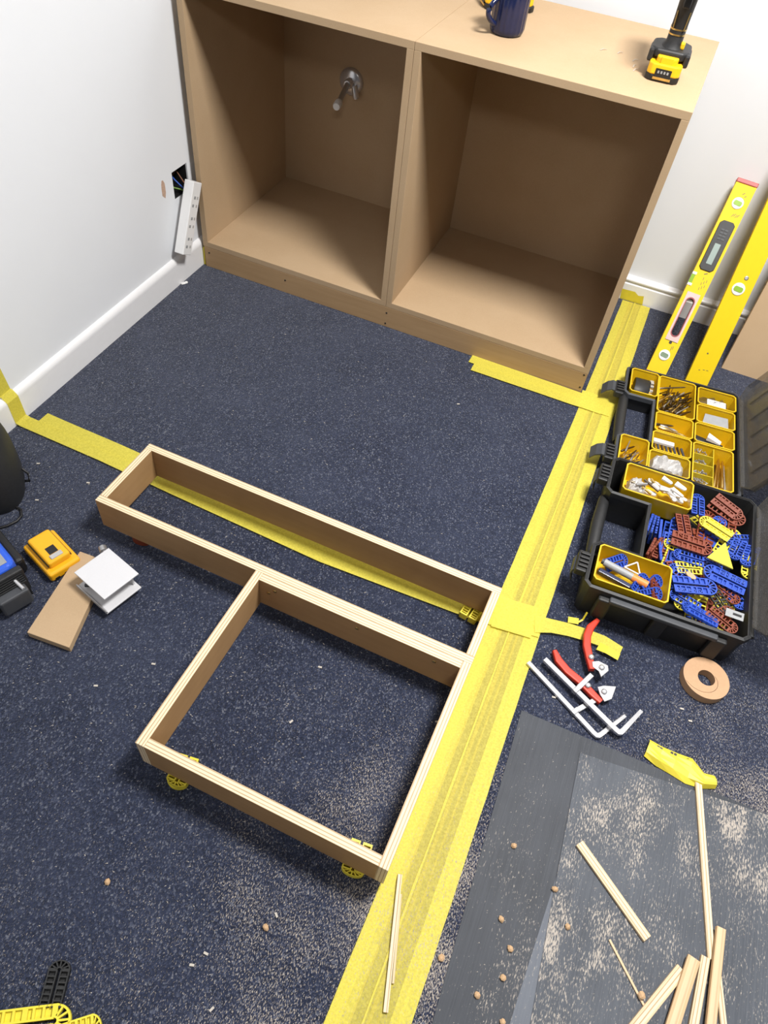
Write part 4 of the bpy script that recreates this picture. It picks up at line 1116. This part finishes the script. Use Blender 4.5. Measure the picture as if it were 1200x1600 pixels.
tag(wd, 'white plastic wedge on a black strip in a yellow bin', 'wedge')
bs = MB().box(-0.045, 0.040, -0.010, 0.010, 0, 0.010).build('plastic_strip', M_BLACK, None, UC.w(0.090, -0.010, 0.0265), (0, 0, UC.a - 0.2), bevel=0.003)
tag(bs, 'black plastic strip under the white wedge in a yellow bin', 'strip')
for i in range(5):
    rod(UC, 0.106 + 0.008 * i, -0.135 + 0.012 * (i % 2), 0.026 + 0.006 * (i % 2), 1.52 + 0.05 * (i - 2), 0.110 + 0.01 * (i % 3), 0.0042 + 0.0006 * (i % 2), [M_BRONZE, M_BRASS, M_BRASS, M_BRASS, M_STEEL][i],
        'long drill bit lying lengthwise in the divided bin', 'long bits in the divided bin', name='long_drill_bit')
# tiny screws in the four small cells
m = MB()
for cv, nsc, mt in [(-0.078, 14, 0), (-0.114, 26, 0), (-0.153, 16, 0), (-0.192, 34, 0)]:
    for i in range(nsc):
        u, v, z = rnd.uniform(0.050, 0.084), cv + rnd.uniform(-0.012, 0.012), 0.034 + rnd.uniform(0, 0.012)
        a, tl_ = rnd.uniform(0, 6.28), rnd.uniform(-0.4, 0.4)
        M = Matrix.Translation((u, v, z)) @ Euler((0, tl_, a)).to_matrix().to_4x4()
        m.box(-0.005, 0.005, -0.0009, 0.0009, -0.0009, 0.0009, M).box(-0.0062, -0.005, -0.0025, 0.0025, -0.0025, 0.0025, M)
so_ = m.build('small_screws', M_STEEL, None, (UC.cx, UC.cy, 0), (0, 0, UC.a))
tag(so_, 'tiny bright screws strewn in the four small cells of the divided bin', 'screws', kind='stuff')

# --- contents of the deep case
for i in range(16):
    u, v = rnd.uniform(-0.075, 0.012), rnd.uniform(0.126, 0.180)
    hx, hy = rnd.uniform(0.010, 0.022), rnd.uniform(0.005, 0.009)
    o = MB().prism(chamf([(-hx, -hy), (hx, -hy * 0.6), (hx, hy * 0.6), (-hx, hy)], {1, 2}, 0.003), 0, rnd.uniform(0.004, 0.007)).build('plastic_fitting', M_WHITE if i % 4 else M_OFFW, None, LC.w(u, v, 0.078 + 0.0026 * i), (rnd.uniform(-0.3, 0.3), rnd.uniform(-0.2, 0.2), rnd.uniform(-0.9, 0.1)), bevel=0.001)
    tag(o, 'white plastic fitting heaped in the bin of fittings and keys', 'fitting', 'white fittings in the deep organiser')
for i in range(6):
    rod(LC, rnd.uniform(-0.105, -0.02), rnd.uniform(0.122, 0.165), 0.096 + 0.002 * i, rnd.uniform(-0.9, 0.6), rnd.uniform(0.030, 0.050), 0.0035, [M_BRONZE, M_BRASS, M_STEEL][i % 3], 'metal key or pin among the white fittings', 'keys among the white fittings', 'key', tip=False, name='metal_pin')
bk = pillow(LC, -0.100, 0.150, 0.024, 0.026, 0.074, 0.030, M_OFFW, 'plastic_bag', 'small greyish plastic bag among the white fittings', 'bag', 8)
mk = thing('marker_pen', 'grey marker pen with an orange band in the front bin', 'marker', LC.w(-0.092, -0.140, 0.086), LC.a - 0.22)
MB().tube([(-0.050, 0, 0.012), (0.018, 0, 0.012)], 0.0085, 14).build('barrel', M_GREY, mk)
MB().tube([(0.018, 0, 0.012), (0.054, 0, 0.012)], 0.0092, 14).build('band', M_ORANGE, mk)
MB().tube([(-0.056, 0, 0.012), (-0.050, 0, 0.012)], 0.0065, 14).build('cap', M_DKGREY, mk)
pg = MB().box(-0.055, 0.055, -0.006, 0.006, 0, 0.012).build('plug_strip', M_NAVY, None, LC.w(-0.094, -0.160, 0.080), (0, 0, LC.a - 0.22), bevel=0.002)
tag(pg, 'navy strip lying alongside the marker pen in the front bin', 'strip')
def pk(kind, arc, tail, z, tilt=(0, 0), web=False, letters=False, label=None, sc=None):
    a, b = Vector(arc[:2]), Vector(tail[:2]); d = a - b
    lb = label or '%s plastic packer in the heap in the deep organiser' % PK[kind]
    o = packer(kind, ((a.x + b.x) / 2, (a.y + b.y) / 2, z), math.atan2(d.y, d.x), lb, '%s packers heaped in the deep organiser' % PK[kind], tilt, web, letters)
    s = sc or min(1.15, max(0.7, d.length / PL)); o.scale = (s, min(1.0, s * 1.05), 1.0)
    return o
QU = lambda u, v, z=0.0: LC.w(u, v, z)
# buried layers
for i in range(36):
    if i % 3:
        u, v = rnd.uniform(0.075, 0.135), rnd.uniform(-0.150, 0.150)
    else:
        u, v = rnd.uniform(0.0, 0.05), rnd.uniform(-0.045, 0.055)
    a = rnd.uniform(0, 6.28); x, y, _ = LC.w(u, v)
    kd = ['blue', 'blue', 'brown', 'blue', 'yellow', 'brown'][i % 6]
    packer(kd, (x, y, 0.012 + 0.0020 * i), a if 0.09 < u < 0.12 else rnd.choice([1.57, 4.71, 1.3]), '%s plastic packer in the heap in the deep organiser' % PK[kd], '%s packers heaped in the deep organiser' % PK[kd], (rnd.uniform(-0.12, 0.12), rnd.uniform(-0.08, 0.08)))
# top of the heap
pk('blue', (1.6566, -0.3537, 0.0880), (1.6640, -0.4122, 0.0880), 0.084, label='blue packer against the bin of white fittings')
pk('brown', (1.7739, -0.3959, 0.0900), (1.6887, -0.3609, 0.0900), 0.088, (0.15, 0.0), label='red-brown ladder packer in the far corner by the hinge')
pk('brown', (1.7630, -0.3871, 0.0940), (1.6924, -0.3533, 0.0940), 0.0955, (0.25, 0.05), web=True, label='tilted red-brown packer lying on another red-brown one by the hinge')
pk('brown', (1.6436, -0.5138, 0.0940), (1.6249, -0.4533, 0.0940), 0.094, (0.0, 0.05), web=True, label='red-brown packer pointing at the bin of white fittings')
pk('blue', (1.7237, -0.3968, 0.0820), (1.7023, -0.4674, 0.0820), 0.082)
pk('yellow', (1.6679, -0.4386, 0.0960), (1.7431, -0.4698, 0.0960), 0.098, (-0.05, 0.03), web=True, label='yellow packer lying uppermost beside the yellow wedge')
pk('brown', (1.7074, -0.5254, 0.0900), (1.6128, -0.5292, 0.0900), 0.092, (0.05, 0.0), web=True, label='red-brown packer with its round end under the yellow wedge')
pk('blue', (1.6257, -0.5664, 0.0820), (1.6970, -0.5601, 0.0820), 0.083)
pk('blue', (1.7421, -0.4658, 0.0840), (1.7910, -0.4435, 0.0840), 0.086, label='blue packer flat between the yellow wedge and the hinge side')
pk('blue', (1.7579, -0.5228, 0.0880), (1.7717, -0.4539, 0.0880), 0.088, (0.1, 0.0))
pk('yellow', (1.7953, -0.5689, 0.0960), (1.7933, -0.4946, 0.0960), 0.094, (0.0, 0.05), label='yellow packer pressed against the hinge side')
pk('blue', (1.7852, -0.5400, 0.1000), (1.7976, -0.4733, 0.1000), 0.099, (0.3, 0.0), web=True, label='blue packer lying on the yellow packer by the hinge side')
pk('blue', (1.6966, -0.5854, 0.0900), (1.7930, -0.5993, 0.0900), 0.089, (-0.03, 0.0), web=True, letters=True, label='lettered blue packer beside the yellow wedge')
pk('blue', (1.7306, -0.6282, 0.0900), (1.6367, -0.6629, 0.0900), 0.090, (0.02, 0.0), web=True, letters=True, label='lettered blue packer with its legs against the marker bin')
pk('blue', (1.6636, -0.7106, 0.0880), (1.7440, -0.7258, 0.0880), 0.090, (0.30, 0.0), web=True, letters=True, label='lettered blue packer tilted against the front wall of the case')
pk('brown', (1.7760, -0.7230, 0.0900), (1.7292, -0.7010, 0.0900), 0.090, (0.05, 0.0), label='red-brown packer under the pale slotted plate in the corner')
pk('brown', (1.7760, -0.6337, 0.0800), (1.7318, -0.6152, 0.0800), 0.081)
pk('black', (1.7561, -0.6727, 0.0860), (1.7365, -0.6478, 0.0860), 0.086, label='black packer in the heap of the deep organiser')
pk('brown', (1.7609, -0.6828, 0.0900), (1.7429, -0.7063, 0.0900), 0.085)
pk('yellow', (1.6098, -0.5365, 0.0800), (1.6632, -0.5400, 0.0800), 0.078)
pk('yellow', (1.6927, -0.5824, 0.0800), (1.6511, -0.5982, 0.0800), 0.082)
pk('blue', (1.6717, -0.5367, 0.0780), (1.7296, -0.5512, 0.0780), 0.076)
pk('blue', (1.7011, -0.4411, 0.0780), (1.7583, -0.4349, 0.0780), 0.077)
pk('blue', (1.6326, -0.6076, 0.0800), (1.6823, -0.6246, 0.0800), 0.080, label='blue packer lying beside the oval beige wood chip')
pk('blue', (1.6512, -0.6813, 0.0800), (1.6909, -0.6913, 0.0800), 0.078, label='blue packer half hidden beside the yellow marker bin')
pk('brown', (1.6609, -0.6340, 0.0780), (1.6354, -0.5938, 0.0780), 0.074, label='red-brown packer half hidden under the oval wood chip')
pk('blue', (1.7918, -0.6408, 0.0800), (1.7580, -0.6071, 0.0800), 0.078, label='blue packer half hidden behind the pale slotted plate')
pk('yellow', (1.6665, -0.6959, 0.0760), (1.6885, -0.6597, 0.0760), 0.072, label='yellow packer peeping out beside the marker bin')
pk('brown', (1.6035, -0.5226, 0.0800), (1.5983, -0.5926, 0.0800), 0.072, label='red-brown packer leaning near the carry handle')
# upright packers between the two bins
for i, (u, v, a, kd) in enumerate([(-0.052, 0.055, 1.45, 'blue'), (-0.044, 0.052, 1.50, 'blue'), (-0.036, 0.050, 1.55, 'blue'), (-0.026, 0.046, 1.60, 'blue'), (-0.040, -0.020, 1.35, 'brown'), (-0.030, -0.012, 1.2, 'brown'), (-0.020, -0.020, 1.75, 'blue'), (-0.006, -0.035, 1.4, 'yellow')]):
    x, y, _ = LC.w(u, v)
    o = packer(kd, (x, y, 0.066 + 0.001 * (i % 3)), a + LC.a, '%s plastic packer standing on edge beside the carry handle' % PK[kd], '%s packers on edge in the deep organiser' % PK[kd], (R(80), 0), web=True)
    o.scale = (0.72, 0.9, 1)
for u, v, a, kd in [(-0.115, -0.112, 0.75, 'blue'), (-0.028, -0.140, 1.1, 'blue'), (-0.020, -0.150, 1.9, 'brown'), (-0.030, -0.170, 0.6, 'blue'), (-0.055, -0.150, 1.3, 'blue')]:
    x, y, _ = LC.w(u, v)
    o = packer(kd, (x, y, 0.090), a, '%s packer sharing the front bin with the marker pen' % PK[kd], '%s packers in the marker bin' % PK[kd], (R(35), R(-8)), web=True)
    o.scale = (0.56, 0.70, 1)
wp = [(1.7299, -0.4970, 0.1000), (1.7563, -0.5654, 0.1000), (1.6953, -0.5617, 0.1000)]
wc = (sum(p[0] for p in wp) / 3, sum(p[1] for p in wp) / 3)
wpoly = [(p[0] - wc[0], p[1] - wc[1]) for p in wp]
if sum(wpoly[i - 1][0] * wpoly[i][1] - wpoly[i][0] * wpoly[i - 1][1] for i in range(3)) < 0: wpoly = wpoly[::-1]
o = MB().prism(wpoly, 0, 0.004).build('plastic_wedge', M_YPACK, None, (wc[0], wc[1], 0.1035), (0.05, 0.04, 0), bevel=0.0006)
tag(o, 'solid yellow triangular wedge on top of the packer heap', 'wedge')
o = MB().lathe([(0.012, 0), (0.014, 0.001), (0.012, 0.003)], 16).build('wood_disc', M_CORK, None, (*(1.6707, -0.6224, 0.0900)[:2], 0.094), (0.1, 0, -0.4)); o.scale = (1.0, 0.55, 1)
tag(o, 'small oval beige wood chip on the packer heap', 'wood chip')
o = MB().prism([(-0.019, -0.011), (0.019, -0.011), (0.019, 0.011), (-0.019, 0.011)], 0, 0.002).build('catch_plate', M_GREY, None, (*(1.7721, -0.6922, 0.1000)[:2], 0.103), (0, -0.1, -0.05), bevel=0.001)
MB().box(-0.004, 0.014, -0.003, 0.003, 0.0015, 0.0026).build('slot', M_BLACK, o)
tag(o, 'pale grey slotted plate by the hinge of the deep organiser', 'plate')
wt = MB()
tri = [(-0.020, -0.004), (0.018, -0.010), (0.004, 0.016)]
for i in range(3):
    a, b = tri[i], tri[(i + 1) % 3]
    wt.tube([(*a, 0), (*b, 0)], 0.0018, 6)
tag(wt.build('plastic_triangle', M_WHITE, None, LC.w(-0.075, -0.118, 0.098), (0.5, 0, LC.a)), 'white plastic triangle loop in the front bin behind the marker', 'fitting')

# ---------------------------------------------------------------- crumbs and flecks
def crumb(x, y, z, r, mat, label, group, name='wood_crumb', cat='crumb'):
    rr = random.Random(int(x * 9000) + int(-y * 7000)); m = MB()
    prof = [(r * 0.5, 0), (r * 0.95, r * 0.3), (r * 0.8, r * 0.7), (r * 0.35, r)]
    rings = [[(q * rr.uniform(0.75, 1.2) * math.cos(2 * math.pi * i / 7), q * rr.uniform(0.7, 1.1) * math.sin(2 * math.pi * i / 7), zz) for i in range(7)] for q, zz in prof]
    m.loft(rings, None, False)
    return tag(m.build(name, mat, None, (x, y, z), (0, 0, rr.uniform(0, 3))), label, cat, group)
for x, y in [(0.8577, -1.6627), (1.1316, -1.6133)]:
    crumb(x, y, 0.0008, 0.006, M_CORK, 'brown wood crumb on the bare carpet in front of the frame', 'wood crumbs on the carpet')
for x, y in [(1.4771, -1.3162), (1.5174, -1.4742), (1.5187, -1.519), (1.4863, -1.559), (1.5353, -1.5761), (1.4904, -1.4386)]:
    crumb(x, y, 0.0023, 0.006, M_CORK, 'brown wood crumb on the smooth grey sheet', 'wood crumbs on the smooth sheet')
crumb(1.7351, -1.4503, 0.0078, 0.007, M_CORK, 'brown wood crumb sitting on the very thin wood sliver', None)
for x, y in [(1.5640, -1.3547), (1.599, -1.4025)]:
    crumb(x, y, 0.0047, 0.006, M_CORK, 'brown wood crumb on the ribbed grey sheet', 'wood crumbs on the ribbed sheet')
crumb(1.4150, -1.5344, 0.0008, 0.0065, M_CORK, 'brown wood crumb on the carpet gap between tape run and grey sheet', None)
for x, y in [(-0.0030, -0.1316), (0.0040, -0.1193), (0.0005, -0.1260)]:
    crumb(x, y, 0.0008, 0.006, M_PLASTER, 'white plaster crumb on the carpet at the left skirting', 'plaster crumbs', 'plaster_crumb')
# pale chips that can be told apart
for x, y, a, L in [(1.2661, -1.1544, 0.50, 0.0080), (1.0968, -1.0510, 0.30, 0.0080), (1.0006, -1.1500, 0.20, 0.0080), (1.0024, -1.2806, 1.20, 0.0080), (0.6920, -1.2927, 0.30, 0.0080), (1.1390, -1.5898, -0.70, 0.0080), (1.1105, -1.7443, 1.20, 0.0080), (1.0625, -1.6845, 0.00, 0.0080), (1.0508, -1.7071, 0.30, 0.0080), (0.6192, -1.3814, 0.40, 0.0080), (0.9855, -0.2319, 0.50, 0.0080), (1.4708, -0.9975, 0.20, 0.0080), (1.7488, -0.9220, 0.20, 0.0080), (1.7284, -0.9020, 0.20, 0.0080), (1.3816, -1.0992, 0.20, 0.0080), (0.3484, -1.1486, 0.40, 0.0080), (0.1273, -0.9600, 0.50, 0.0080), (0.2025, -1.0543, 0.40, 0.0080), (0.2715, -0.9553, 0.40, 0.0080), (1.0465, -0.8981, 1.00, 0.0080)]:
    o = MB().box(-L / 2, L / 2, -0.0018, 0.0018, 0, 0.0012).build('wood_chip', M_DUSTW, None, (x, y, 0.0012), (0, 0, a))
    tag(o, 'pale wood chip lying on the navy carpet', 'wood chip', 'pale chips on the carpet')
# sawdust too fine to count
m = MB(); rs = random.Random(5)
pools = [((1.45, -1.60), 0.42, 700), ((1.85, -1.0), 0.26, 420), ((1.02, -1.25), 0.26, 300), ((0.6, -1.35), 0.45, 260), ((0.85, -0.45), 0.5, 300), ((0.9, -1.7), 0.3, 260)]
for (cx, cy), sg, cnt in pools:
    for i in range(cnt):
        x, y = rs.gauss(cx, sg), rs.gauss(cy, sg)
        if x < 0.02 or x > 2.6 or y > -0.09 or y < -2.2 or (1.27 < x < 1.405): continue
        if x > 1.405 and y < -1.04: continue
        if 1.37 < x < 1.83 and y > -0.80: continue
        s = rs.uniform(0.0006, 0.0016); a = rs.uniform(-0.6, 0.9)
        M = Matrix.Translation((x, y, 0.0008)) @ Matrix.Rotation(a, 4, 'Z')
        m.add([(-s * 1.8, -s * 0.6, 0), (s * 1.8, -s * 0.5, 0), (s * 1.2, s * 0.6, 0), (0, 0, s)], [(0, 1, 3), (1, 2, 3), (2, 0, 3)], M)
tag(m.build('sawdust', M_DUSTW), 'fine pale sawdust specks scattered over the carpet', 'sawdust', kind='stuff')
m = MB()
for i in range(900):
    x, y = rs.uniform(1.45, 2.1), rs.uniform(-1.72, -1.09)
    zz = 0.0047 if x > 1.60 else 0.0023
    if 1.53 < x < 1.60: continue
    s = rs.uniform(0.0005, 0.0014); a = rs.uniform(0.2, 1.0)
    M = Matrix.Translation((x, y, zz)) @ Matrix.Rotation(a, 4, 'Z')
    m.add([(-s * 1.8, -s * 0.6, 0), (s * 1.8, -s * 0.5, 0), (s * 1.2, s * 0.6, 0), (0, 0, s)], [(0, 1, 3), (1, 2, 3), (2, 0, 3)], M)
tag(m.build('sawdust', M_DUSTW), 'fine pale sawdust specks scattered over the grey sheets', 'sawdust', kind='stuff')
bpy.context.view_layer.update()
